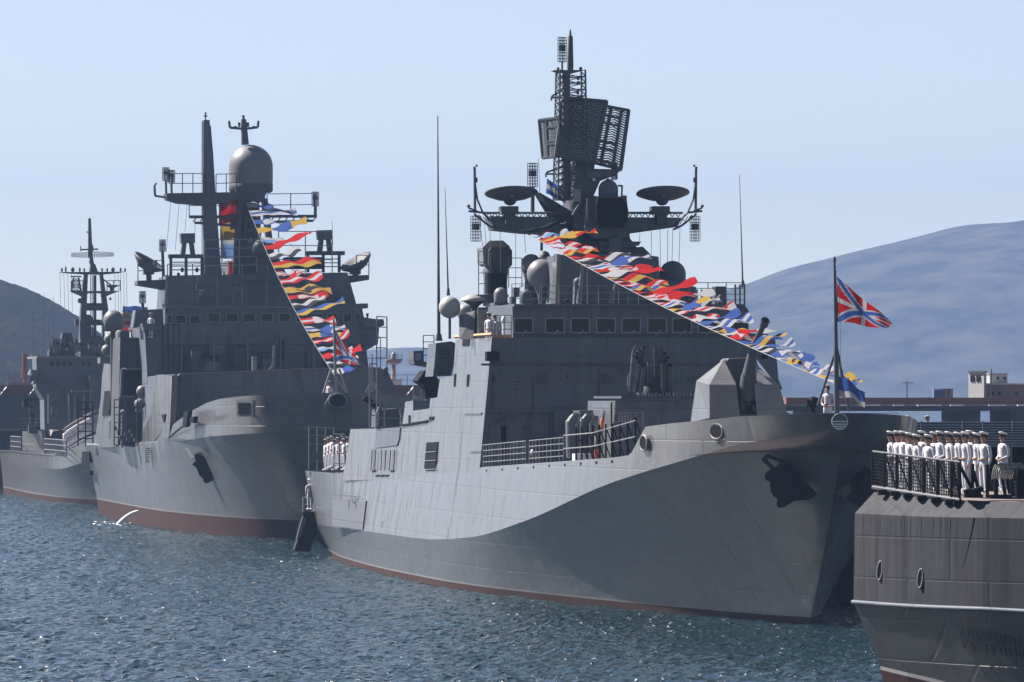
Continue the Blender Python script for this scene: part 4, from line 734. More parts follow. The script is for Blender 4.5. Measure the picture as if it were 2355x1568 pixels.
# lattice topmast
def SP(x, y, a): return A.P(*ct(x, y), a)
g = MB(); lattice(g, SP(915, 1230, ma + 1), SP(915, 325, ma + 1), 1.55, 1.3, 20, .05); tm = A.part(g, 'lattice_mast', 'mast')
g = MB(); A.bar(g, ct(883, 1230), ct(883, 330), ma + .5, .26, .2, 8); g.build('mast_pole', 'mast', tm)
g = MB(); A.poly(g, [ct(805, 322), ct(1005, 322), ct(960, 335), ct(850, 335)], ma + .4, 1.4); A.ball(g, *ct(826, 312), 3.5, ma + .8, 8); A.ball(g, *ct(985, 312), 4, ma + .8, 8); g.build('top_platform', 'mast', tm)
g = MB(); A.lathe(g, ct(912, 0)[0], [(ct(0, 322)[1], 7), (ct(0, 300)[1], 7.6), (ct(0, 90)[1], 6), (ct(0, 78)[1], 3), (ct(0, 55)[1], 2.2), (ct(0, 38)[1], 1.2)], ma + 1, 12); g.build('top_radome', 'mast', tm)
g = MB(); c_ = SP(855, 265, ma + .8); cage(g, c_, .22, 170 / 2.8 / 1.0875 * A.m(ma), .022); g.tube(c_, SP(855, 322, ma + .8), .05); g.build('cage_aerial', 'mast', tm)
g = MB(); c_ = SP(648, 1140, ma + 2); cage(g, c_, .26, 165 / 2.8 / 1.0875 * A.m(ma), .022); g.tube(c_, SP(648, 1330, ma + 2), .10); g.build('cage_aerial', 'mast', yd)
g = MB()
for x_, y_ in ((840, 372), (840, 410), (968, 378), (968, 412), (965, 480), (838, 555)): A.lathe(g, ct(x_, 0)[0], [(ct(0, y_ + 14)[1], 3.4), (ct(0, y_ - 12)[1], 3.4)], ma + .8, 8); A.bar(g, ct(x_, y_), ct(915, y_), ma + .8, .03, n=4)
g.build('sidelight_bracket', 'mast', tm)
for y_, x_ in ((515, 780), (1050, 742)): g = MB(); A.bars(g, [ct(860, y_), ct(x_, y_), ct(x_ + 5, y_ - 12), ct(860, y_ - 52)], ma + 1, .05); A.bars(g, [ct(x_, y_), ct(x_, y_ + 22)], ma + 1, .05); g.build('spur', 'mast', tm)
# rotating lattice radar: dense tilted panel and the two open-work wings
def openwork(mb, quad, nu_, nv_, d0, r=.035, zig=True, thick=.22):
    """quad: four corners (left top, right top, right bottom, left bottom) in 3D"""
    a_, b_, c_, e_ = quad
    P_ = lambda s_, t_: (a_.lerp(b_, s_)).lerp(e_.lerp(c_, s_), t_)
    for s_ in (0, 1): mb.tube(P_(s_, 0), P_(s_, 1), thick * .4, n=5)
    for t_ in (0, 1): mb.tube(P_(0, t_), P_(1, t_), thick * .4, n=5)
    for j in range(1, nv_):
        t_ = j / nv_
        if zig:
            for i in range(nu_): mb.tube(P_(i / nu_, t_ + (.28 if i % 2 else -.28) / nv_), P_((i + 1) / nu_, t_ + (-.28 if i % 2 else .28) / nv_), r, n=4)
        else: mb.tube(P_(0, t_), P_(1, t_), r, n=4)
    return P_
p4 = [A.P(*cf(x, y), a) for x, y, a in ((375, 30, ma + 1.4), (1235, 105, ma + .2), (985, 1300, ma - .9), (225, 1165, ma - .2))]
g = MB(); P_ = openwork(g, p4, 1, 30, 0, .06, False)
for i in range(1, 30):
    for j in range(30): 
        if (i + j) % 2 == 0: g.tube(P_(i / 30, j / 30) + Vector((0, -.05, 0)), P_(i / 30, (j + 1) / 30) + Vector((0, -.05, 0)), .075, n=4)
rp = A.part(g, 'radar_array', 'mast')
g = MB(); p4 = [A.P(*cf(x, y), a) for x, y, a in ((1180, 195, ma + .9), (1665, 285, ma + 1.9), (1510, 1440, ma + 1.9), (950, 1300, ma + .9))]
P2 = openwork(g, p4, 8, 24, 0, .045)
for s_ in (.28, .7, .97): g.tube(P2(s_, 0), P2(s_, 1), .1, n=6)
for t_ in (.16, .29, .6, .72, .93): g.tube(P2(0, t_) , P2(.72, t_), .07, n=5)
g.build('open_wing', 'mast', rp)
g = MB(); p4 = [A.P(*cf(x, y), a) for x, y, a in ((-95, 475, ma + 2.6), (330, 420, ma + 1.2), (300, 1180, ma + 1.2), (-25, 1215, ma + 2.6))]
P3 = openwork(g, p4, 6, 18, 0, .055)
for s_ in (.35, .98): g.tube(P3(s_, 0), P3(s_, 1), .09, n=6)
for t_ in (.22, .58, .66): g.tube(P3(.35, t_), P3(1, t_), .09, n=5)
g.build('open_wing', 'mast', rp)
g = MB(); A.poly(g, [cf(640, 1250), cf(1000, 1290), cf(985, 1450), cf(600, 1460)], ma + .4, 1.6); A.poly(g, [cf(640, 1440), cf(1530, 1435), cf(1530, 1470), cf(640, 1480)], ma - .2, 2.2); g.build('turntable', 'grayd', rp)
g = MB(); A.bar(g, cf(1380, 1300), cf(1380, 1640), ma + 1.2, .17); g.build('support_post', 'grayd', rp)
g = MB(); A.poly(g, [cf(680, 60), cf(1230, 110), cf(1210, 185), cf(1040, 130), cf(690, 95)], ma + .6, .3); g.build('top_beam', 'grayd', rp)
# rigging under the yard
for x_, y0_, x2_, y2_ in ((275, 1350, 300, 1560), (310, 1380, 325, 1568), (350, 1400, 355, 1900), (420, 1440, 430, 1900), (530, 1460, 530, 1900), (590, 1460, 600, 1600), (690, 940, 700, 1240), (1400, 1465, 1395, 1520), (1480, 1450, 1478, 1750), (1540, 1440, 1545, 1820), (1630, 1430, 1620, 1830), (1680, 1420, 1668, 1850), (1595, 1440, 1590, 1800), (705, 1470, 710, 1568)):
    g = MB(); A.bar(g, ct(x_, y0_), ct(x2_, y2_), ma + 1.5, .016, n=4); A.part(g, 'rigging', 'rail')
g = MB(); A.bar(g, c1(1152, 340), c1(1155, 120), 58, .07); A.part(g, 'aerial_post', 'black')
# ------------------------------------------------------------------ the landing ship behind
e3 = V(320, 260, 3.135); e4 = V(320, 640, 3.1365); e5 = V(240, 800, 7.84); d1 = V(0, 500, 3.1357); d2 = V(0, 900, 3.1357)
def mk(fr): # short drawing helpers bound to a ship
    return lambda name, m, fn, parent=None: (lambda g: (fn(g), fr.part(g, name, m, parent))[1])(MB())
B = Frame(-12.6, 425, 7.8)
B.start('landing_ship', 'gray landing ship with a bulbous mast dome, middle of the three at left', 'warship')
B_KN = [(-6.0, 0), (-5.8, 2.0), (-5.0, 4.0), (-3.2, 5.5), (0, 6.6), (5, 7.3), (16, 8.0), (26, 8.5), (40, 8.8), (60, 9.3), (90, 9.9), (100, 9.8)]
B_TP = [(-6.4, 0), (-6.2, 2.0), (-5.4, 4.05), (-3.6, 5.6), (-.4, 6.7), (5, 7.45), (16, 8.2), (26, 8.6), (40, 8.75), (60, 9.2), (90, 9.8), (100, 9.7)]
bk = from_curve(B, B_KN, [(185, 1024), (330, 1020), (400, 1016), (440, 1010), (480, 1004), (560, 998), (700, 991), (790, 988)])
def bt(a):
    b = -smo(B_TP, a); X, Y, _ = B.world(b, a); u = CX + X / Y * F
    v = lerp([(182, 1022), (330, 1020), (388, 1006), (398, 975), (440, 945), (475, 926), (505, 917), (560, 910), (640, 907), (745, 903), (800, 903)], u); return max(HC - (v - HV) * Y / F, bk(a) + .15)
hull(B, (2, 0, -6.0, -6.6), [[(2, 0), (8, 2.4), (25, 5.8), (45, 7.6), (92, 8.2), (100, 7)],
    [(0, 0), (1, 1.1), (3, 2.3), (8, 4.1), (16, 5.7), (28, 7.2), (42, 8.2), (70, 8.7), (93, 8.8), (100, 8.2)], B_KN, B_TP], (bk, bt), 97, (94, 94, 97, 97), ['hull', 'red', 'line'], 9, [0, 1.35, 1.45], [1, 1, 2, 0], 1.4, step=.8)
pB = mk(B)
g = MB(); rows = [(a, smo(B_TP, a) - .08, smo([(-7, 8.6), (30, 7.4), (45, 5.9), (100, 5.2)], a)) for a in [-6 + i * 2 for i in range(52)]]
g.add([(s_ * b, a, z) for a, b, z in rows for s_ in (-1, 1)], [(2 * i, 2 * i + 1, 2 * i + 3, 2 * i + 2) for i in range(len(rows) - 1)]); B.part(g, 'deck', 'deck')
BW = 8.55
def Bs(u, v, out=0): q = B.Q(u, v, -BW - out); return q
# the raised fore block: front plate in the shade-blue gray, side in hull paint
fb = 30.0
g = MB(); f4 = [B.P(*e4(*p), fb) for p in ((330, 1315), (345, 940), (420, 925), (960, 905), (1400, 885), (1980, 880), (2035, 900), (2085, 1010), (2095, 1100))]; xr = f4[-1].x
f4[0].x = f4[1].x = -BW; f4[0].z = 6.6; f4.append(Vector((xr, fb, 6.6))); g.prism(f4, (0, 26, 0)); blk = B.part(g, 'fore_block', 'gray')
g = MB(); g.path([B.P(*e4(*p), fb - .05) for p in ((345, 938), (420, 922), (960, 902), (1400, 882), (1980, 876))], .05, 4); g.build('bulwark_cap', 'line', blk)
g = MB(); sp = [e4(345, 940), e4(260, 930), e4(215, 935), e4(180, 1240), e4(130, 1340), e4(60, 1475), e4(30, 1480), (330, 1024), (388, 1012), e4(330, 1315)]
g.prism([Bs(*p, .03) for p in sp], (.4, 0, 0)); B.part(g, 'side_plating', 'hull')
for p_ in ([(260, 1245), (292, 1240), (280, 1305)], [(435, 1225), (472, 1215), (455, 1335), (425, 1345)], [(487, 1265), (517, 1258), (512, 1305), (484, 1310)]): g = MB(); g.prism([Bs(*e4(*q), .12) for q in p_], (.3, 0, 0)); B.part(g, 'side_port', 'black')
g = MB(); g.path([Bs(*e4(*q), .1) for q in ((320, 1425), (400, 1360), (425, 1340))], .07, 4); B.part(g, 'side_channel', 'black')
# aft panel of the side with its tall opening, and the recess between them
def Bh(name, m, pts, a0=None, d=.3, parent=None, out=.05, V_=d2): g = MB(); g.prism([Bs(*V_(*p), out + (1.2 if pts[0][0] < 1000 else .45)) for p in pts], (d, 0, 0)); return B.part(g, name, m, parent)
sp2 = Bh('side_plating', 'hull', [(735, 680), (790, 300), (800, 120), (815, 30), (860, 30), (870, 90), (945, 80), (925, 300), (885, 660), (890, 680), (735, 690)], d=.5, out=.02)
Bh('side_plating', 'gray', [(872, 92), (942, 84), (925, 190), (860, 185)], d=.1, out=.1)
Bh('side_opening', 'black', [(818, 245), (878, 240), (852, 435), (800, 438)], d=.2, out=.14, parent=sp2)
for y_ in (262, 278, 294, 310, 326, 342, 358, 374, 390, 406): Bh('louvre', 'grayd', [(883 - y_ * .02, y_), (893 - y_ * .02, y_), (893 - y_ * .02, y_ + 8), (883 - y_ * .02, y_ + 8)], d=.1, out=.12, parent=sp2)
for y_ in range(480, 610, 14): Bh('vent_slot', 'black', [(862 - y_ * .01, y_), (876 - y_ * .01, y_), (872 - y_ * .01, y_ + 9), (858 - y_ * .01, y_ + 9)], d=.1, out=.12, parent=sp2)
for x_ in (640, 660, 682): Bh('scuttle', 'black', [(x_, 720), (x_ + 17, 718), (x_ + 17, 802), (x_, 804)], d=.3, out=.12)
Bh('boarding_step', 'black', [(640, 870), (705, 866), (705, 905), (695, 905), (695, 880), (640, 884)], d=.3, out=.12)
for y_ in range(690, 810, 15): Bh('draught_mark', 'black', [(1138, y_), (1148, y_), (1148, y_ + 7), (1138, y_ + 7)], d=.25, out=.1)
for y_ in range(685, 750, 13): Bh('draught_mark', 'black', [(748, y_), (753, y_), (753, y_ + 7), (748, y_ + 7)], d=.25, out=.1)
B.part(MB().prism([B.P(*e4(*p), 52) for p in ((-80, 1480), (-60, 640), (130, 640), (250, 690), (250, 1300), (60, 1500))], (0, 8, 0)), 'boat_bay', 'grayd')
B.part(MB().prism([B.P(*d2(*p), 51.9) for p in ((970, 85), (1115, 75), (1115, 265), (970, 270))], (0, .3, 0)), 'boat_door', 'black')
g = MB(); g.path([B.P(*d2(*p), 51.7) for p in ((1120, 70), (955, 72), (945, 290), (1060, 290))], .09, 5); B.part(g, 'door_frame', 'rail')
g = MB(); g.tube(B.P(*d2(955, 690), 50), B.P(*d2(958, 405), 50), .09, n=6); g.tube(B.P(*d2(945, 410), 50), B.P(*d2(972, 400), 50), .16, n=6); B.part(g, 'davit_post', 'rail')
g = MB(); rail(g, [B.P(*d2(895, 668), 46), B.P(*d2(1075, 664), 46)], 3.4, 6, .8, .05); B.part(g, 'deck_rail', 'mast')
g = MB(); rail(g, [B.P(*d2(612, 675), 93), B.P(*d2(728, 672), 93)], 3.6, 6, .8, .06); B.part(g, 'deck_rail', 'black')
random.seed(11)
for k_ in range(9): x_, y_ = 900 + k_ * 19, 520 + (k_ * 37) % 100; g = MB(); B.rect(g, d2(x_, y_), d2(x_ + 16 + k_ % 3 * 8, y_ + 26), 49 + k_ % 3 * .4, .6); B.part(g, 'deck_fitting', 'grayd' if k_ % 2 else 'gray')
# liferaft and radome pairs on the recess
for u, v, r in ((1115, 245, 47), (1095, 345, 43)): g = MB(); B.ball(g, *d2(u, v), r / 3.41, 49 - (v > 300) * .6, 18); o = B.part(g, 'radome', 'dome'); g = MB(); B.rect(g, d2(u - 30, v + r - 8), d2(u + 20, v + r + 20), 49.5, .6); g.build('bracket', 'hull', o)
for u, v, r in ((860, 1090, 46), (840, 1178, 46)): g = MB(); B.ball(g, *d1(u, v), r / 3.41, 62, 18); o = B.part(g, 'radome', 'dome'); g = MB(); B.rect(g, d1(u + 25, v - 40), d1(u + 60, v + 40), 62.3, .9); g.build('bracket', 'hull', o)
g = MB(); c_ = B.P(*d1(890, 1030), 60); g.lathe(c_, [(0, .2), (0, .68), (.85, .8)] + [(.85 + .8 * math.sin(k * math.pi / 16), .8 * math.cos(k * math.pi / 16)) for k in range(1, 9)], 24); o = B.part(g, 'large_radome', 'dome')
g = MB(); g.tube(c_ + Vector((0, 0, -5)), c_, .25, n=10); g.build('pedestal', 'grayd', o)
g = MB(); g.lathe(B.P(*d1(960, 1215), 58), [(0, .55), (1.75, .55), (1.9, .4)], 18); B.part(g, 'funnel_drum', 'mast')
g = MB(); B.rect(g, d1(785, 1235), d1(860, 1280), 62, 3); B.part(g, 'side_ledge', 'hull')
# bridge block
bb = 46.0
g = MB(); B.poly(g, [e4(150, 905), e4(130, 570), e4(290, 545), e4(290, 415), e4(1830, 375), e4(1850, 480), e4(1975, 500), e4(1960, 690), e4(1870, 740), e4(1890, 900), e4(1980, 905), e4(1980, 1000), e4(150, 1000)], bb, 14); brB = B.part(g, 'bridge', 'gray')
g = MB(); B.poly(g, [e4(150, 900), e4(155, 740), e4(280, 690), e4(1860, 650), e4(1870, 900)], bb - .5, .1); 
g = MB(); B.rect(g, e4(270, 690), e4(1870, 700), bb - .5, .6); B.part(g, 'ledge', 'grayd', brB)
g = MB(); B.poly(g, [e4(112, 535), e4(275, 527), e4(275, 580), e4(125, 585)], bb - .8, 2); B.rect(g, e4(112, 530), e4(275, 537), bb - .9, 2.2); B.part(g, 'bridge_wing', 'gray', brB)
g = MB(); B.poly(g, [e4(60, 425), e4(275, 415), e4(275, 530), e4(40, 560)], bb + 2, 3); B.part(g, 'wing_house', 'gray', brB)
g = MB(); B.poly(g, [e4(1830, 495), e4(2005, 495), e4(2010, 545), e4(1960, 560), e4(1850, 560)], bb - .6, 2); B.rect(g, e4(1820, 372), e4(1882, 410), bb - .2, 2); B.part(g, 'bridge_wing', 'gray', brB)
for u0, u1 in ((310, 345), (380, 450), (488, 560), (632, 715), (775, 858), (908, 993), (1048, 1130), (1188, 1268), (1325, 1400), (1450, 1520), (1570, 1640), (1695, 1750), (1785, 1815)):
    v_ = 455 if u0 > 600 else 468; window(B, (e4(u0, 0)[0], e4(u1, 0)[0]), (e4(0, v_)[1], e4(0, v_ + 58)[1]), bb, 'line', 'glass', .16, parent=brB)
g = MB(); B.rect(g, e4(290, 400), e4(1330, 408), bb - .5, 1); B.part(g, 'roof_edge', 'line', brB)
g = MB(); rail(g, [B.P(*e4(310, 400), bb - .2), B.P(*e4(1290, 385), bb - .2)], 3.2, 3, 2.0, .04); B.part(g, 'roof_rail', 'mast', brB)
# lower front: clutter between block and bridge
for k_, (x0_, y0_, x1_, y1_, m_, a_) in enumerate(((500, 735, 560, 890, 'grayd', 44), (600, 830, 720, 900, 'gray', 43.5), (640, 700, 760, 780, 'gray', 45), (830, 720, 920, 880, 'grayd', 45), (975, 790, 1010, 900, 'rail', 42), (1055, 815, 1120, 900, 'gray', 44), (1190, 650, 1225, 830, 'black', 44), (1440, 800, 1500, 900, 'grayd', 44), (1220, 700, 1380, 880, 'gray', 45.2), (1560, 760, 1640, 890, 'grayd', 45), (300, 720, 420, 880, 'grayd', 45.3), (850, 655, 970, 680, 'mast', 44.5))):
    g = MB(); B.rect(g, e4(x0_, y0_), e4(x1_, y1_), a_, .6); B.part(g, ('vent_trunk', 'locker', 'hose_cabinet', 'door')[k_ % 4], m_)
rb_ = random.Random(12); ub = 50.0
for k_ in range(30):
    x_, y_ = 300 + rb_.random() * 1450, 700 + rb_.random() * 150; g = MB(); B.rect(g, e4(x_, y_), e4(x_ + 8 + rb_.random() * 40, y_ + 10 + rb_.random() * 90), bb - .35 - rb_.random() * .5, .4); B.part(g, 'wall_fitting', rb_.choice(('mast', 'grayd', 'black', 'gray', 'gray')))
for k_ in range(16):
    x_, y_ = 330 + rb_.random() * 1350, 190 + rb_.random() * 150; g = MB(); B.rect(g, e4(x_, y_), e4(x_ + 8 + rb_.random() * 40, y_ + 10 + rb_.random() * 50), ub - .3 - rb_.random() * .4, .4); B.part(g, 'wall_fitting', rb_.choice(('mast', 'grayd', 'gray', 'rail')))
for x_ in (470, 620, 790, 980, 1180, 1380): g = MB(); B.rect(g, e4(x_, 590), e4(x_ + 5, 650), bb - .1, .2); B.part(g, 'stiffener', 'mast')
g = MB(); B.poly(g, [e4(1105, 890), e4(1130, 860), e4(1140, 700), e4(1158, 700), e4(1150, 885)], 41, .4); B.part(g, 'davit_arm', 'hull')
g = MB(); rail(g, [B.P(*e4(270, 905), 33), B.P(*e4(400, 905), 33)], 3.4, 1, .35, .05); B.part(g, 'ladder_rail', 'black')
g = MB(); rail(g, [B.P(*e4(420, 900), 31), B.P(*e4(1980, 880), 31)], 2.2, 3, 2.4, .035); B.part(g, 'deck_rail', 'mast')
g = MB(); rail(g, [B.P(*e4(1950, 880), 34), B.P(*e4(2030, 885), 34)], 3.8, 5, .8, .05); B.part(g, 'ladder_rail', 'rail')
for p_ in (e4(405, 945), e4(2020, 890)): g = MB(); B.ball(g, *p_, 6.5, fb - .1, 12); g.path([B.P(p_[0] - 5, p_[1] + 10, fb - .2), B.P(p_[0] + 5, p_[1] + 10, fb - .2)], .12); B.part(g, 'floodlight', 'mast')
g = MB(); g.path([B.P(*e4(1325, 895), fb - .1), B.P(*e4(1375, 1080), fb - .1)], .12, 5); B.part(g, 'inclined_ladder', 'grayd')
# second tier and signal deck
ub = 50.0
g = MB(); B.poly(g, [e3(300, 1568), e3(315, 1345), e3(1720, 1320), e3(1790, 1568), e3(1800, 1700), e3(290, 1700)], ub, 9); t2 = B.part(g, 'upper_deckhouse', 'gray')
g = MB(); B.poly(g, [e3(285, 1568), e3(300, 1340), e3(318, 1340), e3(312, 1568)], ub - .1, 4); B.part(g, 'side_panel', 'hull', t2)
g = MB(); B.poly(g, [e3(75, 1385), e3(300, 1375), e3(300, 1460), e3(240, 1445), e3(75, 1418)], ub + 1, 3); rail(g, [B.P(*e3(78, 1385), ub + 1), B.P(*e3(270, 1380), ub + 1)], 1.5, 2, 1, .04); B.part(g, 'sponson', 'mast', t2)
g = MB(); B.poly(g, [e3(1680, 1345), e3(1890, 1340), e3(1890, 1378), e3(1760, 1400), e3(1700, 1400)], ub + 1, 3); rail(g, [B.P(*e3(1790, 1340), ub + 1), B.P(*e3(1888, 1340), ub + 1)], 1.5, 2, 1, .04); B.part(g, 'sponson', 'mast', t2)
g = MB(); B.poly(g, [e3(950, 1330), e3(1200, 1330), e3(1190, 1385), e3(870, 1385)], ub - 1, 1.2); B.part(g, 'overhang', 'mast', t2)
for s_ in (0, 1):
    x_ = 165 if s_ == 0 else 1785; k_ = 1 if s_ == 0 else -1
    g = MB(); c_ = B.P(*e3(x_, 1235), ub + 1); g.lathe(c_, [(-.75, .1), (-.55, .7), (-.1, 1.25), (.1, 1.3), (0, 1.1), (-.2, .6)], 18, axis=(k_ * .35, -.15, .6)); ds = B.part(g, 'tracking_dish', 'mast')
    g = MB(); B.rect(g, e3(x_ - 40, 1300), e3(x_ + 40, 1335), ub + 1.2, 1.4); B.rect(g, e3(x_ - 18, 1334), e3(x_ + 20, 1385), ub + 1.5, .8); B.bars(g, [e3(x_ - 35 * k_ - 50 * (s_ == 0), 1250), e3(x_ - 30, 1285), e3(x_ + 10, 1295), e3(x_ + 45, 1270), e3(x_ + 50, 1225)], ub + .8, .16); g.build('dish_mount', 'mast', ds)
    # square gantry with its box sensor
    X_ = (lambda x: x) if s_ == 0 else (lambda x: x + 1075); gy = -25 if s_ else 0
    g = MB(); B.rect(g, e3(X_(322), 1178 + gy), e3(X_(590 if not s_ else 625), 1208 + gy), ub + 1, 1)
    for x2 in (335, 455, 580): B.bar(g, e3(X_(x2), 1205 + gy), e3(X_(x2), 1345 + gy), ub + 1.2, .12)
    for y2 in (1240, 1270, 1300): B.bar(g, e3(X_(335), y2 + gy), e3(X_(585), y2 + gy), ub + 1.2, .04)
    gn = B.part(g, 'gantry', 'mast')
    g = MB(); B.poly(g, [e3(X_(413), 1015 + gy), e3(X_(526), 1012 + gy), e3(X_(524), 1088 + gy), e3(X_(418), 1088 + gy)], ub + 1, 1.4); B.part(g, 'sensor_box', 'gray', gn)
    for q_ in ([(428, 1085), (460, 1085), (450, 1178), (415, 1178)], [(485, 1085), (515, 1085), (528, 1178), (495, 1178)]): g = MB(); B.poly(g, [e3(X_(x), y + gy) for x, y in q_], ub + 1.2, 1); g.build('sensor_leg', 'mast', gn)
for x_, y_ in ((425, 1300), (540, 1300), (395, 1340)): g = MB(); B.ball(g, *e3(x_, y_), 4, ub + 2, 8, 1.5); B.part(g, 'lamp', 'black')
# the tall plated mast and its platforms
mb_ = 53.0
g = MB(); B.poly(g, [e3(592, 125), e3(640, 125), e3(690, 760), e3(735, 1350), e3(592, 1350)], mb_, 1.8); tmB = B.part(g, 'plated_mast', 'gray')
g = MB(); [B.bar(g, e3(578, 150 + 24 * k), e3(594, 150 + 24 * k), mb_ + .4, .05, n=4) for k in range(20)]; B.bar(g, e3(586, 145), e3(588, 620), mb_ + .4, .03, n=4); B.bars(g, [e3(645, 170), e3(665, 400), e3(682, 700)], mb_ + .4, .05, 4); g.build('rung_ladder', 'mast', tmB)
g = MB(); B.bar(g, e3(608, 125), e3(608, 70), mb_ + 1, .05); B.bars(g, [e3(594, 95), e3(622, 95)], mb_ + 1, .06); B.ball(g, *e3(608, 74), 2.2, mb_ + 1, 8, 1.6); g.build('wind_vane', 'mast', tmB)
g = MB(); B.poly(g, [e3(300, 700), e3(860, 690), e3(860, 740), e3(760, 775), e3(600, 790), e3(400, 775), e3(305, 745)], mb_ - .8, 2.6); pl = B.part(g, 'mast_platform', 'mast')
g = MB(); rail(g, [B.P(*e3(345, 700), mb_ - .8), B.P(*e3(590, 700), mb_ - .8)], 1.5, 2, .8, .04); rail(g, [B.P(*e3(690, 695), mb_ - .8), B.P(*e3(850, 690), mb_ - .8)], 1.4, 2, .8, .04); g.build('platform_rail', 'mast', pl)
g = MB(); B.bars(g, [e3(310, 735), e3(212, 720), e3(208, 640), e3(222, 618)], mb_, .09); B.ball(g, *e3(209, 675), 3, mb_, 8, 2); g.build('spur', 'mast', pl)
for x_, y0_, y1_ in ((297, 600, 500), (340, 620, 520)): g = MB(); cage(g, B.P(*e3(x_, y0_), mb_), .26, 100 / 3.409 * B.m(mb_), .035); g.tube(B.P(*e3(x_ + 3, 735), mb_), B.P(*e3(x_, y0_), mb_), .09); g.build('cage_aerial', 'mast', pl)
g = MB(); B.poly(g, [e3(865, 740), e3(915, 740), e3(885, 980), e3(880, 1100), e3(1000, 1110), e3(1040, 1350), e3(825, 1350), e3(845, 1000)], mb_ + .5, 2.6); B.poly(g, [e3(1060, 740), e3(1095, 740), e3(1150, 1200), e3(1110, 1200)], mb_ + .6, 2); B.bar(g, e3(880, 1080), e3(1010, 950), mb_ + 1, .28); B.bar(g, e3(1010, 950), e3(900, 740), mb_ + 1, .28); B.bar(g, e3(920, 860), e3(918, 1110), mb_ + 1, .18); B.bar(g, e3(990, 960), e3(995, 1110), mb_ + 1, .18)
B.poly(g, [e3(845, 660), e3(1105, 660), e3(1075, 720), e3(1072, 760), e3(865, 760)], mb_ + .3, 3.2); tw = B.part(g, 'dome_tower', 'mast')
g = MB(); rr = 174 / 3.409 * B.m(mb_); c_ = B.P(*e3(963, 635), mb_ + 2); g.lathe(c_, [(0, rr * .98), (0.3, rr)] + [((632 - 490) / 3.409 * B.m(mb_) + rr * 1.0 * math.sin(k * math.pi / 20), rr * math.cos(k * math.pi / 20)) for k in range(11)], 32); dm = B.part(g, 'mast_dome', 'dome')
g = MB(); g.lathe(c_, [(-.6, rr * .9), (-.45, rr * 1.0), (.05, rr * 1.0), (.1, rr * .97)], 32); g.build('dome_ring', 'mast', dm)
g = MB(); B.bar(g, e3(918, 320), e3(906, 120), mb_ + 2, .30, .2, 8); B.bar(g, e3(906, 130), e3(903, 88), mb_ + 2, .1); B.bars(g, [e3(792, 140), e3(798, 185), e3(850, 190), e3(905, 195), e3(960, 190), e3(1018, 182), e3(1022, 135)], mb_ + 2, .1)
for x_ in (872, 940): B.lathe(g, e3(x_, 0)[0], [(e3(0, 180)[1], 3), (e3(0, 145)[1], 3)], mb_ + 2, 8)
for x_ in (840, 985): B.ball(g, *e3(x_, 178), 4, mb_ + 2, 8, .5)
for x_ in (794, 1020): B.ball(g, *e3(x_, 140), 2.4, mb_ + 2, 8, 1.5)
B.part(g, 'topmast', 'mast')
# lower yard
for x0_, x1_, y_ in ((480, 845, 885), (1090, 1480, 880)):
    g = MB()
    B.bar(g, e3(x0_, y_), e3(x1_, y_), mb_ + .4, .12); n_ = (x1_ - x0_) // 55
    B.bar(g, e3(x0_ + 40, y_ + 45), e3(x1_ - 30, y_ + 35) if x0_ > 900 else e3(x1_, y_ + 70), mb_ + .4, .10)
    for k in range(n_): B.bar(g, e3(x0_ + 30 + k * 55, y_ + 38), e3(x0_ + 58 + k * 55, y_), mb_ + .4, .06, n=4)
    rail(g, [B.P(*e3(x0_, y_), mb_ + .4), B.P(*e3(x1_ - 20, y_ - 5), mb_ + .4)], 1.7, 2, 1.5, .04)
    yB = B.part(g, 'yard', 'mast')
for x_, yb, yt in ((1468, 870, 690),): g = MB(); cage(g, B.P(*e3(x_, 800), mb_ + .4), .26, 110 / 3.409 * B.m(mb_), .035); g.tube(B.P(*e3(x_, yb), mb_ + .4), B.P(*e3(x_, 800), mb_ + .4), .12); g.build('cage_aerial', 'mast', yB)
for x_, y_ in ((270, 1065), (113, 1470)): g = MB(); cage(g, B.P(*e3(x_, y_ + 90), 52), .24, 90 / 3.409 * B.m(52), .035); g.tube(B.P(*e3(x_ + 8, y_ + 285 if x_ > 200 else y_ + 160), 52), B.P(*e3(x_, y_ + 90), 52), .12); B.part(g, 'cage_aerial', 'mast')
g = MB(); B.ball(g, *e3(1035, 1135), 18.5, ub - .5, 20, 1.12); B.rect(g, e3(1010, 1180), e3(1110, 1330), ub, 2); B.part(g, 'fire_control_ball', 'mast')
g = MB(); B.poly(g, [e3(1110, 1130), e3(1180, 1200), e3(1240, 1330), e3(1110, 1330)], ub + .5, 2); B.part(g, 'sloping_bracket', 'mast')
g = MB(); B.rect(g, e3(1240, 1200), e3(1535, 1290), ub + 1, 2.5); B.part(g, 'signal_house', 'black')
g = MB(); rail(g, [B.P(*e3(600, 1335), ub - .3), B.P(*e3(1010, 1330), ub - .3)], 2.6, 4, 1.2, .05); rail(g, [B.P(*e3(1180, 1330), ub), B.P(*e3(1600, 1330), ub)], 3.2, 3, 1.8, .045); B.part(g, 'signal_deck_rail', 'rail')
for x0_, y0_, x1_, y1_ in ((335, 770, 300, 1150), (400, 785, 370, 1150), (465, 780, 445, 1000), (525, 900, 525, 1100), (790, 780, 790, 830), (1600, 920, 1605, 1100), (540, 1350, 540, 1568), (820, 1460, 820, 1568)): g = MB(); B.bar(g, e3(x0_, y0_), e3(x1_, y1_), ub - .5, .022, n=4); B.part(g, 'rigging', 'rail')
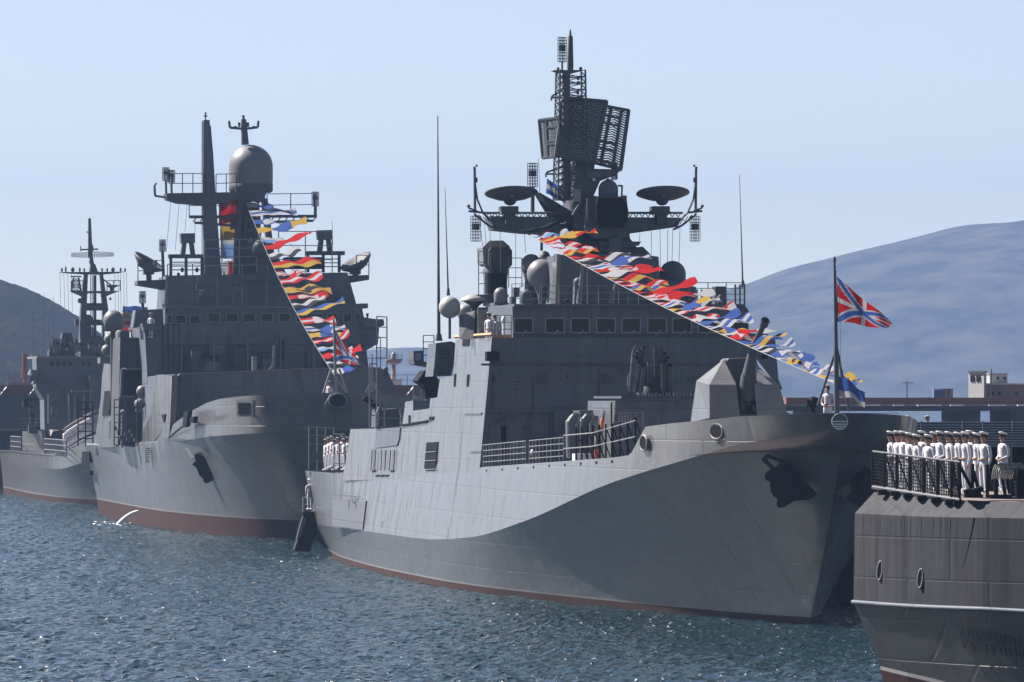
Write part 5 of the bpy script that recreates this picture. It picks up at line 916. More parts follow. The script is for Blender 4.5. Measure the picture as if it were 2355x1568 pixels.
# bow: emblem port, tripods and jackstaff
q = B.P(*e4(1645, 1135), -7.0); r_, h_ = MB(), MB(); oval_ring(B, r_, h_, q + Vector((0, -.1, 0)), .62, .48, (0, -1, 0), .07); o = B.part(r_, 'bow_fairlead', 'line'); h_.build('opening', 'black', o)
g = MB(); B.poly(g, [e4(1545, 1215), e4(1545, 1160), e4(1590, 1080), e4(1720, 1075), e4(1750, 1130), e4(1750, 1215)], -6.95, .6); g.build('bow_plate', 'mast', B.root)
g = MB(); B.rect(g, e4(875, 1160), e4(970, 1232), 3, .1)
q = hull_pt(B, *e4(922, 1196), B_TP, -7); nn = Vector((-.75, -.66, 0)); tt = Vector((-.66, .75, 0)); g = MB(); g.prism([q + tt * x + Vector((0, 0, z)) + nn * .12 for x, z in ((-.75, -.55), (.75, -.55), (.75, .55), (-.75, .55))], nn * -.3); o = B.part(g, 'chock_frame', 'line'); g = MB(); g.prism([q + tt * x + Vector((0, 0, z)) + nn * .15 for x, z in ((-.55, -.38), (.55, -.38), (.55, .38), (-.55, .38))], nn * -.1); g.build('opening', 'black', o)
ja = -4.5
g = MB(); B.bar(g, e4(1632, 1075), e4(1612, 490), ja, .11, .07, 8); jb = B.part(g, 'jackstaff', 'rail')
for p, q_ in (((1595, 880), (1530, 1080)), ((1655, 880), (1720, 1075)), ((1632, 960), (1720, 1075))): g = MB(); B.bar(g, e4(*p), e4(*q_), ja, .075, a2=ja + .6); g.build('leg', 'rail', jb)
g = MB(); B.bar(g, e4(1915, 1065), e4(1912, 770), 6, .09, .05); pb = B.part(g, 'tripod_post', 'rail')
for x_ in (1865, 1958): g = MB(); B.bar(g, e4(1913, 965), e4(x_, 1070), 6, .08, a2=6.5); g.build('leg', 'rail', pb)
q = flare_pt(B, 480, 1072, ([(0, 0), (1, 1.1), (3, 2.3), (8, 4.1), (16, 5.7), (28, 7.2), (42, 8.2), (70, 8.7)], B_KN), bk, -1, 1.3); anchor(B, q, (-.75, -.52, -.35), cB, [(470, 760), (520, 700), (560, 690), (520, 530), (560, 490), (660, 510), (850, 640), (900, 700), (1000, 900), (990, 1100), (900, 1190), (820, 1225), (750, 1190), (740, 1110), (640, 1020), (590, 880), (560, 820)], ((600, 730, .35), (860, 1100, .5), (780, 850, .6)), (((520, 530), (640, 600)), ((850, 440), (1130, 900))))
Bh('flare_vent', 'grayd', [(1445, 690), (1462, 690), (1515, 770), (1500, 778)], d=.1, out=.02)
# ------------------------------------------------------------------ the far ship on the left
C = Frame(-33.5, 560, 9)
C.start('old_landing_ship', 'small far gray warship with a dark two-legged mast at far left', 'warship')
C_KN = [(-3, 0), (-2, 1.8), (2, 3.6), (10, 5.2), (25, 6.0), (60, 6.0), (92, 5.2)]
C_TP = [(-3.4, 0), (-2, 1.9), (2, 3.8), (10, 5.3), (25, 6.1), (60, 6.1), (93, 5.4)]
ck = from_curve(C, C_KN, [(22, 1064), (130, 1078), (195, 1062), (260, 1040)])
cT = from_curve(C, C_TP, [(22, 1037), (70, 1042), (128, 1047), (160, 1031), (195, 1011), (260, 990)])
hull(C, (1, 0, -3, -3.4), [[(1, 0), (10, 2), (30, 4.4), (92, 4.3)], [(0, 0), (3, 1.4), (10, 3.0), (23, 5.0), (45, 5.6), (92, 5.0)], C_KN, C_TP], (ck, cT), 92, (91, 91, 92, 92), ['hull', 'red', 'line'], 8, [0, .5, .6], [1, 1, 2, 0], 1.3, step=1.2)
g = MB(); rows = [(a, smo(C_TP, a) - .1, cT(a) - .15) for a in [-2 + i * 2 for i in range(48)]]
g.add([(s_ * b, a, z) for a, b, z in rows for s_ in (-1, 1)], [(2 * i, 2 * i + 1, 2 * i + 3, 2 * i + 2) for i in range(len(rows) - 1)]); C.part(g, 'deck', 'deck')
g = MB(); g.path([Vector((-smo(C_TP, a), a, cT(a) + .04)) for a in range(0, 93, 4)], .1, 4); C.part(g, 'deck_edge', 'hull')
ca = 46.0
g = MB(); C.poly(g, [d1(345, 1568), d1(290, 1470), d1(285, 1240), d1(1120, 1225), d1(1120, 1600), d1(700, 1800), d1(350, 1800)], ca, 5); cs = C.part(g, 'superstructure', 'gray')
g = MB(); C.poly(g, [d1(225, 1370), d1(245, 1330), d1(310, 1335), d1(300, 1375), d1(255, 1440), d1(420, 1445), d1(470, 1460), d1(300, 1470), d1(290, 1400)], ca - .6, 2); C.part(g, 'bridge_wing', 'gray', cs)
g = MB(); C.rect(g, d1(290, 1225), d1(790, 1240), ca - .3, 12); C.part(g, 'roof_edge', 'line', cs)
for x_ in (395, 440, 490, 540, 640, 690): g = MB(); C.rect(g, d1(x_, 1268), d1(x_ + 26, 1300), ca - .08, .1); C.part(g, 'window', 'glass', cs)
g = MB(); C.rect(g, d1(230, 1350), d1(250, 1375), ca - .8, .4); C.part(g, 'lamp', 'white', cs)
g = MB(); C.poly(g, [d1(700, 1380), d1(780, 1372), d1(780, 1800), d1(705, 1800)], ca - 2, 2); C.part(g, 'deckhouse', 'gray', cs)
g = MB(); C.rect(g, d1(560, 1568 + 6 - 80), d1(740, 1568 - 66), ca - 3, .5); C.part(g, 'handrail', 'rail', cs)
for x_ in (540, 585, 655, 710, 380): g = MB(); C.bar(g, d1(x_, 1750), d1(x_, 1520), ca - 2.4, .07); C.part(g, 'davit_post', 'rail')
for x_, y_ in ((385, 1180), (440, 1140), (470, 1170), (530, 1190)):
    g = MB(); C.rect(g, d1(x_, y_), d1(x_ + 60, 1228), ca + 2, 2); C.rect(g, d1(x_ + 10, y_ - 30), d1(x_ + 40, y_ + 4), ca + 2.3, 1); C.part(g, 'signal_gear', 'grayd')
g = MB(); C.poly(g, [d1(475, 1140), d1(490, 1045), d1(560, 1040), d1(590, 1140)], ca + 3, 2); C.part(g, 'gun_director', 'grayd')
g = MB(); C.bars(g, [d1(388, 1190), d1(400, 1110), d1(430, 1090), d1(490, 1100)], ca + 2, .14); rail(g, [C.P(*d1(385, 1190), ca + 2), C.P(*d1(470, 1190), ca + 2)], 1.0, 2, .6, .06); C.part(g, 'rail_frame', 'rail')
g = MB(); g.dome(C.P(*d1(600, 1190), ca + 2), .40, .45, 16); C.part(g, 'capsule_radome', 'dome')
g = MB(); C.rect(g, d1(590, 1200), d1(628, 1216), ca + 1.5, .5); C.part(g, 'white_locker', 'white')
# its mast: two raked legs, three platforms
cm_ = 52.0
g = MB(); C.poly(g, [d1(620, 1240), d1(635, 850), d1(665, 580), d1(690, 580), d1(680, 840), d1(672, 1240)], cm_, 1.4); C.poly(g, [d1(788, 580), d1(808, 580), d1(850, 860), d1(815, 920), d1(830, 1240), d1(800, 1240), d1(808, 860)], cm_, 1.4)
for y_, r_ in ((838, .38), (960, .3), (1085, .3)): C.bar(g, d1(650, y_), d1(835, y_), cm_ + .6, r_)
for x_ in (712, 728, 745): C.bar(g, d1(x_, 590), d1(x_, 1240), cm_ + .6, .14 if x_ > 740 else .05)
mC = C.part(g, 'mast_legs', 'mast')
g = MB(); C.poly(g, [d1(470, 565), d1(990, 562), d1(940, 572), d1(800, 585), d1(660, 582), d1(540, 574)], cm_ - .4, 1.6)
for x_ in (485, 515, 570, 625, 660, 800, 840, 885, 945, 980): C.bar(g, d1(x_, 566), d1(x_, 535 - (x_ % 4) * 4), cm_, .07); C.ball(g, *d1(x_, 546), (2.6 if x_ not in (570, 885) else 4.4), cm_, 8, 1.3)
g.build('upper_yard', 'mast', mC)
g = MB(); C.poly(g, [d1(560, 715), d1(940, 712), d1(840, 752), d1(820, 770), d1(800, 730), d1(690, 730), d1(670, 770), d1(640, 750)], cm_ - .6, 2); rail(g, [C.P(*d1(558, 715), cm_ - .6), C.P(*d1(650, 712), cm_ - .6)], 1.0, 2, .8, .05); rail(g, [C.P(*d1(840, 712), cm_ - .6), C.P(*d1(942, 712), cm_ - .6)], 1.0, 2, .8, .05); g.build('lower_platform', 'mast', mC)
g = MB(); lattice(g, C.P(*d1(597, 712), cm_), C.P(*d1(597, 610), cm_), .9, .5, 4, .07); C.bars(g, [d1(552, 600), d1(638, 600)], cm_, .07); g.build('lattice_aerial', 'mast', mC)
g = MB(); C.poly(g, [d1(835, 665), d1(925, 665), d1(920, 678), d1(895, 690), d1(890, 712), d1(868, 712), d1(865, 690)], cm_, .8); C.bars(g, [d1(810, 622), d1(870, 665)], cm_, .07); g.build('navigation_radar', 'mast', mC)
for fn_ in (lambda g: C.ball(g, *d1(628, 790), 6, cm_ - .5, 10), lambda g: C.ball(g, *d1(865, 775), 3, cm_, 8), lambda g: C.rect(g, d1(590, 935), d1(620, 985), cm_, .8), lambda g: C.ball(g, *d1(690, 935), 11, cm_ + .3, 12), lambda g: C.rect(g, d1(640, 975), d1(715, 1085), cm_ + .4, 1.4), lambda g: C.rect(g, d1(630, 1085), d1(800, 1235), cm_ - 1, 1.4)): g = MB(); fn_(g); g.build('mast_sensor', 'mast', mC)
rc = random.Random(4)
for k_ in range(26):
    x_, y_ = 385 + rc.random() * 400, 1085 + rc.random() * 120; g = MB(); C.rect(g, d1(x_, y_), d1(x_ + 14 + rc.random() * 36, y_ + 16 + rc.random() * 50), ca + 1 + rc.random() * 2, .6); C.part(g, 'signal_gear', rc.choice(('mast', 'grayd', 'black', 'gray')))
for k_ in range(18):
    x_, y_ = 400 + rc.random() * 330, 1400 + rc.random() * 250; g = MB(); C.rect(g, d1(x_, y_), d1(x_ + 10 + rc.random() * 26, y_ + 12 + rc.random() * 60), ca - .7 - rc.random(), .5); C.part(g, 'wall_fitting', rc.choice(('mast', 'grayd', 'black', 'gray')))
g = MB(); C.poly(g, [d1(705, 565), d1(712, 500), d1(745, 500), d1(760, 540), d1(770, 565)], cm_, 1.2); C.lathe(g, d1(716, 0)[0], [(d1(0, 500)[1], 6), (d1(0, 450)[1], 4), (d1(0, 380)[1], 2.4)], cm_ + .4, 8); C.bar(g, d1(708, 450), d1(702, 145), cm_ + .4, .24, .14, 8)
for y_ in (150, 175, 205, 232, 262, 300): C.ball(g, *d1(703, y_), 2.6, cm_ + .4, 8, 1.3)
C.bar(g, d1(678, 250), d1(703, 255), cm_ + .4, .07); C.bars(g, [d1(632, 390), d1(768, 385)], cm_ + .4, .08); C.bar(g, d1(632, 360), d1(632, 400), cm_ + .4, .05); C.bar(g, d1(728, 350), d1(728, 400), cm_ + .4, .05); g.build('topmast', 'mast', mC)
g = MB()
for s_ in (-1, 1):                                         # open-mesh curved air search aerial
    P_ = lambda i, j: C.P(*d1(725 + s_ * i * 16.5, 405 + j * 11 + (j - 2) * -1.2 * abs(i) * .35 + (4 if s_ < 0 else 0)), cm_ - .4 - .06 * i)
    for j in range(5): g.path([P_(i, j) for i in range(11)], .03, 4)
    for i in range(1, 11): g.path([P_(i, 0), P_(i, 4)], .03, 4)
g.build('mesh_aerial', 'mast', mC)
for x_ in (470, 500, 530, 560, 900, 925, 945, 970, 992): g = MB(); C.bar(g, d1(x_, 570), d1(x_ + (8 if x_ < 700 else 4), 880), cm_, .025, n=4); C.part(g, 'rigging', 'rail')
for x_, y_ in ((255, 900), (345, 730), (380, 930), (420, 760), (275, 1060)): g = MB(); C.bar(g, d1(x_, 1230), d1(x_, y_), ca + 4, .022, n=4); C.part(g, 'wire_aerial', 'grayd')
# the gun platform at its low end
g = MB(); g.prism([C.P(*d2(175, 730), 64), C.P(*d2(175, 560), 64), C.P(*d2(325, 555), 60), C.P(*d2(335, 620), 60), C.P(*d2(345, 740), 60)], (.6, 3, 0)); gp = C.part(g, 'gun_platform', 'hull')
random.seed(5)
for k_ in range(14):
    x_ = 175 + (k_ * 53) % 160; y_ = 300 + (k_ * 71) % 240; g = MB(); C.rect(g, d2(x_, y_), d2(x_ + 30 + k_ % 4 * 18, y_ + 22 + k_ % 3 * 24), 61 + k_ % 5 * .3, .8); C.part(g, 'deck_gear', ('black', 'grayd', 'mast')[k_ % 3])
g = MB(); C.rect(g, d2(185, 300), d2(400, 370), 62, 2); C.rect(g, d2(240, 370), d2(330, 550), 62.4, 1.5); C.part(g, 'gun_house', 'black')
for y_ in (455, 490, 515): g = MB(); C.rect(g, d2(150, y_), d2(350, y_ + 5), 60.4, .1); C.part(g, 'platform_rail', 'rail', gp)
g = MB(); g.prism([C.P(*d2(352, 400), 58), C.P(*d2(372, 400), 58), C.P(*d2(460, 555), 56), C.P(*d2(415, 560), 56), C.P(*d2(395, 600), 56)], (0, .2, 0)); C.part(g, 'canvas_screen', 'line')
g = MB(); C.bar(g, d2(385, 215), d2(385, 330), 58, .1); C.bars(g, [d2(400, 262), d2(420, 255), d2(440, 262)], 58, .09); C.bar(g, d2(408, 262), d2(405, 330), 58, .12); C.part(g, 'crane_arm', 'rail')
for p, q_ in (((85, 690), (165, 715)), ((345, 745), (520, 640))): g = MB(); rail(g, [Vector((-5.9, C.Q(*d2(*p), -5.9)[1], cT(60))), Vector((-5.9, C.Q(*d2(*q_), -5.9)[1], cT(30)))], 1.5, 3, 1.5, .05); C.part(g, 'deck_rail', 'rail')
# ------------------------------------------------------------------ the near ship on the right, seen by its quarter
D = Frame(10.9, 199, 3.0)
D.start('near_warship', 'dark gray hull end with grated railing, cut by the right edge', 'warship')
def DP(u, v, a): return D.P(u, v, a)
pl_ = [(1965, 199.0), (2040, 197.2), (2105, 195.8), (2170, 194.6), (2260, 193.2), (2354, 192.0), (2470, 190.5), (2600, 189.0)]      # plan of the side: picture column, distance
def dp(i, v, inset=0): u, d_ = pl_[i]; X = (u - CX) / F * d_; return D.loc(X, d_) + (HC - (v - HV) / F * d_,)
top_v = [1131, 1137, 1142, 1148, 1152, 1154, 1157, 1160]; top_u = [2010, 2060, 2118, 2178, 2262, 2356, 2472, 2602]; ch_v = [1180, 1184, 1187, 1189, 1190, 1192, 1195, 1200]; st_v = [1384, 1390, 1394, 1397, 1400, 1405, 1410, 1416]
def row(us, vs, back=0.0): return [D.loc((u - CX) / F * (pl_[i][1] + back), pl_[i][1] + back) + (HC - (v - HV) / F * (pl_[i][1] + back),) for i, (u, v) in enumerate(zip(us, vs))]
us_ = [p[0] for p in pl_]; topr = row(top_u, top_v, .7); chr_ = row(us_, ch_v); str_ = row([u - 3 for u in us_], st_v)
low_u = [2024, 2085, 2150, 2212, 2290, 2375, 2485, 2612]; lo_v = [1531, 1546, 1561, 1577, 1597, 1620, 1655, 1700]; lor = row(low_u, lo_v, .6)
und_u = [2052, 2110, 2174, 2234, 2310, 2392, 2500, 2625]; un = row(und_u, [1640, 1655, 1670, 1690, 1710, 1730, 1760, 1800], 1.0); un = [(b, a, -.6) for b, a, z in un]
g = MB(); n_ = len(us_)
def strip(r0, r1, mi): g.add(list(r0) + list(r1), [(i, i + 1, n_ + i + 1, n_ + i) for i in range(n_ - 1)], mi)
strip(topr, chr_, 0); strip(chr_, str_, 0); strip(str_, lor, 1); lor2 = [(b, a + .03, z - .12) for b, a, z in lor]; strip(lor, lor2, 3); strip(lor2, un, 2)
def close(r): return [(r[0][0] + 3.5, r[0][1] + 9, r[0][2]), (r[-1][0] + 10, r[-1][1] + 20, r[-1][2])]
rs = [topr, chr_, str_, lor, lor2, un]
for k in range(5):
    a_, b_ = rs[k], rs[k + 1]; ca_, cb_ = close(a_), close(b_); mi = (0, 0, 1, 3, 2)[k]
    g.add([a_[0], b_[0], cb_[0], ca_[0]], [(0, 1, 2, 3)], mi); g.add([ca_[0], cb_[0], cb_[1], ca_[1]], [(0, 1, 2, 3)], mi); g.add([ca_[1], cb_[1], b_[-1], a_[-1]], [(0, 1, 2, 3)], mi)
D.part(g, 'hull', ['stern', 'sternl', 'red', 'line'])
g = MB(); c_ = close(topr); zt = topr[0][2] - .05; g.add([(b, a, z - .03) for b, a, z in topr] + [(c_[1][0], c_[1][1], topr[-1][2] - .03), (c_[0][0], c_[0][1], topr[0][2] - .03)], [list(range(n_ + 2))]); D.part(g, 'deck', 'deck')
g = MB(); g.path([Vector(p) + Vector((-.03, -.06, 0)) for p in str_], .075, 8); D.part(g, 'rubbing_strake', 'gray')
def DS(u, v, out=.04): dd = lerp(pl_, u) - out; return Vector(D.loc((u - CX) / F * dd, dd) + (HC - (v - HV) / F * dd,))
g = MB(); g.path([DS(u, v, .01) for u, v in ((2239, 1190), (2232, 1230), (2222, 1275), (2208, 1320), (2192, 1360), (2168, 1382))], .016, 4); D.part(g, 'plate_seam', 'black')
for l_ in (((1964, 1334), (2040, 1350), (2105, 1363), (2170, 1378)), ((2225, 1318), (2290, 1331), (2360, 1346), (2460, 1370))): g = MB(); g.path([DS(u, v, .0) for u, v in l_], .012, 4); D.part(g, 'plate_seam', 'line')
rl_ = random.Random(8)
for u in (1985, 2003, 2024, 2048, 2071, 2094, 2118, 2146, 2163, 2185): g = MB(); g.path([DS(u, 1192, .01), DS(u - 3, 1230 + rl_.random() * 110, .01)], .008, 4); D.part(g, 'drip_line', 'mast')
for i in range(34):                                     # worn dark lettering low on the hull, no longer readable
    u = 2212 + (i % 17) * 11 + rl_.uniform(-2, 2); v = 1445 + (u - 2212) * .17 + (i // 17) * 26 + rl_.uniform(-3, 3); t_ = (v - 1397) / 190; p_ = DS(u, v, -.6 * t_ + .06); q_ = DS(u + rl_.choice((-5, 5, 3)), v + 20, -.6 * (t_ + .1) + .06)
    g = MB(); g.tube(p_, q_, .018, n=4); D.part(g, 'worn_letter', 'black')
for k_, (u, v) in enumerate((((2080 + 578 / 4.825) / 1.08751, (1380 + 225 / 4.825) / 1.08751), ((2080 + 1065 / 4.825) / 1.08751, (1380 + 320 / 4.825) / 1.08751))):
    dd = lerp(pl_, u) - .04; c_ = Vector(D.loc((u - CX) / F * dd, dd) + (HC - (v - HV) / F * dd,)); n2 = Vector((-.72, -.69, 0)); r_, h_ = MB(), MB(); sd_ = Vector((.69, -.72, 0)).normalized()
    ps = [c_ + sd_ * (.10 * math.cos(t * math.pi / 8)) + Vector((.03 * math.sin(t * math.pi / 8), 0, .30 * math.sin(t * math.pi / 8))) + Vector((0, -.05, 0)) for t in range(16)]
    r_.path(ps + [ps[0]], .035, 6); o = D.part(r_, 'fairlead', 'line'); h_.prism([p + Vector((0, -.02, 0)) for p in ps], (0, .02, 0)); h_.build('opening', 'black', o)
# railing with gratings along the deck edge
fu = [(2007, 199.4), (2034, 198.6), (2062, 197.9), (2092, 197.2), (2124, 196.4), (2156, 195.7), (2188, 195.1), (2207, 194.8)]
fb_ = [lerp([(2007, 1120), (2207, 1150)], u) for u, _ in fu]; ft_ = [lerp([(2007, 1038), (2207, 1063)], u) for u, _ in fu]
def fp(u, d_, v): return Vector(D.loc((u - CX) / F * d_, d_) + (HC - (v - HV) / F * d_,))
for i in range(7):
    (u0, d0), (u1, d1_) = fu[i], fu[i + 1]; a_, b_, c_, e_ = fp(u0, d0, ft_[i]), fp(u1, d1_, ft_[i + 1]), fp(u1, d1_, fb_[i + 1]), fp(u0, d0, fb_[i]); g = MB()
    for t_ in range(12): g.tube(a_.lerp(e_, t_ / 11), b_.lerp(c_, t_ / 11), .021 if t_ else .035, n=4)
    for t_ in range(9): g.tube(a_.lerp(b_, t_ / 8), e_.lerp(c_, t_ / 8), .017, n=4)
    gr = D.part(g, 'railing_grate', 'black')
    g = MB(); g.tube(a_, e_, .045, n=6); g.tube(a_ + Vector((0, -.05, 0)), c_ + Vector((0, -.05, 0)), .03, n=5); g.build('post', 'black', gr)
    g = MB(); g.box(c_.x - .22, c_.y - .25, c_.z - .16, c_.x + .18, c_.y + .1, c_.z - .02); g.build('foot_bracket', 'black', gr)
g = MB(); g.path([fp(u, d_, v - 1) + Vector((0, -.03, -.02)) for (u, d_), v in zip(fu, fb_)], .07, 6); D.part(g, 'coaming', 'mast')
g = MB(); g.path([fp(u, d_, v) for (u, d_), v in zip(fu, ft_)], .04, 6); D.part(g, 'top_bar', 'mast')
c7 = V(2100, 1040, 4.357)
def near(name, m, fn): g = MB(); fn(g); return D.part(g, name, m)
K_ = lambda x, y, d_=182: fp(*(lambda p: (p[0], d_ + 13, p[1]))(c7(x, y)))
K0_ = lambda x, y, d_=182: fp(*(lambda p: (p[0], d_, p[1]))(c7(x, y)))
for xs in (((1305, 470), (1300, 920)), ((1320, 570), (1440, 800)), ((1445, 520), (1445, 870)), ((1455, 600), (1510, 820)), ((1605, 530), (1605, 890)), ((1640, 570), (1700, 850)), ((1750, 580), (1800, 860)), ((1795, 580), (1850, 850))):
    near('stanchion', 'black', lambda g: g.tube(K_(*xs[0]), K_(*xs[1]), .055, n=6))
near('mooring_winch', 'black', lambda g: (g.tube(K_(1380, 800, 181), K_(1400, 870, 181), .12, n=10), g.tube(K_(1400, 835, 181), K_(1560, 790, 181), .10, n=10), g.tube(K_(1500, 880, 181), K_(1480, 800, 181), .14, n=10), g.box(*K_(1370, 890, 181), *(K_(1560, 860, 181) + Vector((0, .6, 0))))))
# coiled hawser on its reel
near('hawser_reel', 'black', lambda g: (g.box(*K_(1640, 900, 181.5), *(K_(1930, 860, 181.5) + Vector((0, 1, 0)))), g.tube(K_(1700, 620, 181.8), K_(1700, 890, 181.8), .07, n=6), g.tube(K_(1880, 620, 181.8), K_(1880, 890, 181.8), .07, n=6)))
for k_ in range(12):
    cx_ = 1640 + k_ * 22; near('hawser_turn', 'conc', lambda g: g.path([K_(cx_ + 75 - 75 * math.cos(t * math.pi / 10) * .75, 690 - 165 * math.sin(t * math.pi / 10) - (k_ % 3) * 5, 181.2 + k_ * .05) for t in range(10)], .028, 5))
near('deck_locker', 'black', lambda g: g.box(*K_(1930, 900, 181), *(K_(2080, 580, 181) + Vector((0, 1.4, 0)))))
near('handrail', 'rail', lambda g: (g.path([K_(1880, 550, 181.3), K_(2150, 550, 181.3)], .03), g.path([K_(1880, 715, 181.3), K_(2150, 715, 181.3)], .03), g.path([K_(1880, 880, 181.3), K_(2150, 880, 181.3)], .03)))
for x_ in (1640, 1690, 1900, 1950, 2000, 2060): near('dark_post', 'black', lambda g: g.tube(K_(x_, 340, 193), K_(x_, 900, 193), .12, n=6))
# ------------------------------------------------------------------ sailors
def skin_mesh(name, joints, edges, root, mats_fn, extra=None):
    me = bpy.data.meshes.new(name); me.from_pydata([j[0] for j in joints], edges, []); ob = bpy.data.objects.new(name, me); col.objects.link(ob)
    sk = ob.modifiers.new('s', 'SKIN'); sk.use_smooth_shade = True; sub = ob.modifiers.new('u', 'SUBSURF'); sub.levels = 1; sub.render_levels = 1
    for i, j in enumerate(joints): v = me.skin_vertices[0].data[i]; r = j[1]; v.radius = r if isinstance(r, tuple) else (r, r); v.use_root = i == root
    dg = bpy.context.evaluated_depsgraph_get(); m2 = bpy.data.meshes.new_from_object(ob.evaluated_get(dg)); bpy.data.objects.remove(ob); bpy.data.meshes.remove(me)
    m2.name = name; m2.materials.clear(); m2.materials.append(M['cloth']); m2.materials.append(M['skin'])
    if extra:
        bm = bmesh.new(); bm.from_mesh(m2); o = len(bm.verts); vs = [bm.verts.new(v) for v in extra.v]
        for f in extra.f:
            try: bm.faces.new([vs[i] for i in f])
            except ValueError: pass
        bmesh.ops.recalc_face_normals(bm, faces=bm.faces); bm.to_mesh(m2); bm.free()
    for p in m2.polygons: p.material_index = mats_fn(p.center); p.use_smooth = True
    return m2
def sailor_mesh(pose):
    J = [((0, 0, .95), (.175, .125)), ((0, .005, 1.12), (.165, .12)), ((0, .01, 1.30), (.21, .135)), ((0, .01, 1.43), (.15, .10)), ((0, .0, 1.50), .055), ((0, -.01, 1.56), .055), ((0, -.02, 1.64), (.078, .095)), ((0, -.012, 1.73), (.072, .088))]
    E = [(0, 1), (1, 2), (2, 3), (3, 4), (4, 5), (5, 6), (6, 7)]; hands = []
    for s in (-1, 1):
        o = len(J); J += [((s * .10, 0, .88), .12), ((s * .105, 0, .70), .105), ((s * .105, -.005, .47), .085), ((s * .105, .005, .25), .078), ((s * .10, .01, .09), .052), ((s * .11, -.10, .045), (.045, .035))]
        E += [(0, o), (o, o + 1), (o + 1, o + 2), (o + 2, o + 3), (o + 3, o + 4), (o + 4, o + 5)]
        a = len(J)
        if pose == 'attention': arm = [((s * .215, .01, 1.40), .072), ((s * .265, .02, 1.27), .066), ((s * .285, .035, 1.08), .055), ((s * .262, .0, .90), .038), ((s * .258, -.02, .83), (.022, .034)), ((s * .256, -.03, .78), (.018, .034))]
        else: arm = [((s * .20, .01, 1.40), .065), ((s * .255, .03, 1.25), .055), ((s * .27, .03, 1.08), .047), ((s * .16, -.13, 1.0), .037), ((s * .09, -.17, .985), (.024, .032)), ((s * .045, -.18, .975), (.02, .03))]
        J += arm; E += [(3, a), (a, a + 1), (a + 1, a + 2), (a + 2, a + 3), (a + 3, a + 4), (a + 4, a + 5)]; hands.append((s, Vector(arm[5][0]), (Vector(arm[5][0]) - Vector(arm[4][0])).normalized(), Vector(arm[4][0])))
    # nose, chin, ears
    o = len(J); J += [((0, -.112, 1.635), (.012, .012)), ((0, -.085, 1.57), (.028, .02)), ((-.08, -.005, 1.64), (.010, .018)), ((.08, -.005, 1.64), (.010, .018))]; E += [(6, o), (5, o + 1), (6, o + 2), (6, o + 3)]
    ex = MB()
    for s, tip, d, palm in hands:                      # five separate fingers on each hand
        side = Vector((0, 1, 0)) if pose == 'attention' else Vector((0, 0, 1)); inn = d.cross(side)
        for k, L_ in enumerate((.062, .072, .068, .052)):
            b = tip + side * (.022 - k * .0145); m_ = b + d * L_ * .55 + inn * .006 * s; e = m_ + d * L_ * .4 + inn * .014 * s; ex.tube(b - d * .02, m_, .0085, .008, 6).tube(m_, e, .008, .0055, 6)
        b = palm + side * -.028; m_ = b + d * .03 - side * .018; ex.tube(b, m_, .010, .009, 6).tube(m_, m_ + d * .032 - side * .003, .009, .006, 6)
    hz_ = .80 if pose == 'attention' else 0
    def mf(c):
        if c.z > 1.50: return 1
        if pose == 'attention' and abs(c.x) > .205 and c.z < .855: return 1
        if pose != 'attention' and c.y < -.125 and .92 < c.z < 1.05 and abs(c.x) < .13: return 1
        return 0
    return skin_mesh('person', J, E, 0, mf, ex)
def make_sailor(pose):
    o = bpy.data.objects.new('person', sailor_mesh(pose)); col.objects.link(o)
    ax = (0, .16, .99)
    g = MB(); g.lathe((0, -.01, 1.765), [(0, .088), (.012, .102), (.045, .142), (.062, .145), (.075, .10), (.08, .02)], 18, axis=(0, .20, .98)); cap = g.build('cap', 'white', o)
    g = MB(); g.lathe((0, -.008, 1.725), [(0, .093), (.04, .094)], 18, axis=(0, .1, .99)); g.build('cap_band', 'black', cap)
    g = MB(); g.add([(-.07, -.085, 1.735), (.07, -.085, 1.735), (.05, -.145, 1.712), (-.05, -.145, 1.712), (-.07, -.085, 1.728), (.07, -.085, 1.728), (.05, -.145, 1.706), (-.05, -.145, 1.706)], [(0, 1, 2, 3), (4, 5, 6, 7), (0, 1, 5, 4), (1, 2, 6, 5), (2, 3, 7, 6), (3, 0, 4, 7)]); g.build('visor', 'black', cap)
    g = MB(); g.lathe((0, .012, 1.66), [(-.05, .07), (.0, .088), (.06, .09)], 14, sx=.93); hr = g.build('hair', 'hair', o); hr.location = (0, .012, 0)
    g = MB(); g.lathe((0, 0, 1.03), [(-.02, .20), (.02, .20)], 20); b = g.build('belt', 'tan' if pose == 'attention' else 'black', o); b.scale = (1, .78, 1)
    for s in (-1, 1):
        g = MB(); g.box(s * .155 - .05, -.03, 1.455, s * .155 + .05, .035, 1.467); g.build('shoulder_board', 'fb', o)
        g = MB(); g.box(s * .11 - .048, -.17, 0, s * .11 + .048, .07, .06); g.build('shoe', 'white', o)
    g = MB(); g.box(.05, -.135, 1.31, .11, -.12, 1.345); g.build('medal', 'tan', o)
    return o
def clone(o, parent=None):
    c = o.copy(); col.objects.link(c); c.parent = parent
    for ch in list(o.children): clone(ch, c)
    return c
protos = {}
def sailor(p, rz, label, group, pose='attention', s=1.0):
    if pose not in protos: protos[pose] = o = make_sailor(pose); 
    else: o = clone(protos[pose])
    o.location = p; o.rotation_euler = (0, 0, R(rz)); o.scale = (s, s, s); tag(o, label, 'person', group); return o
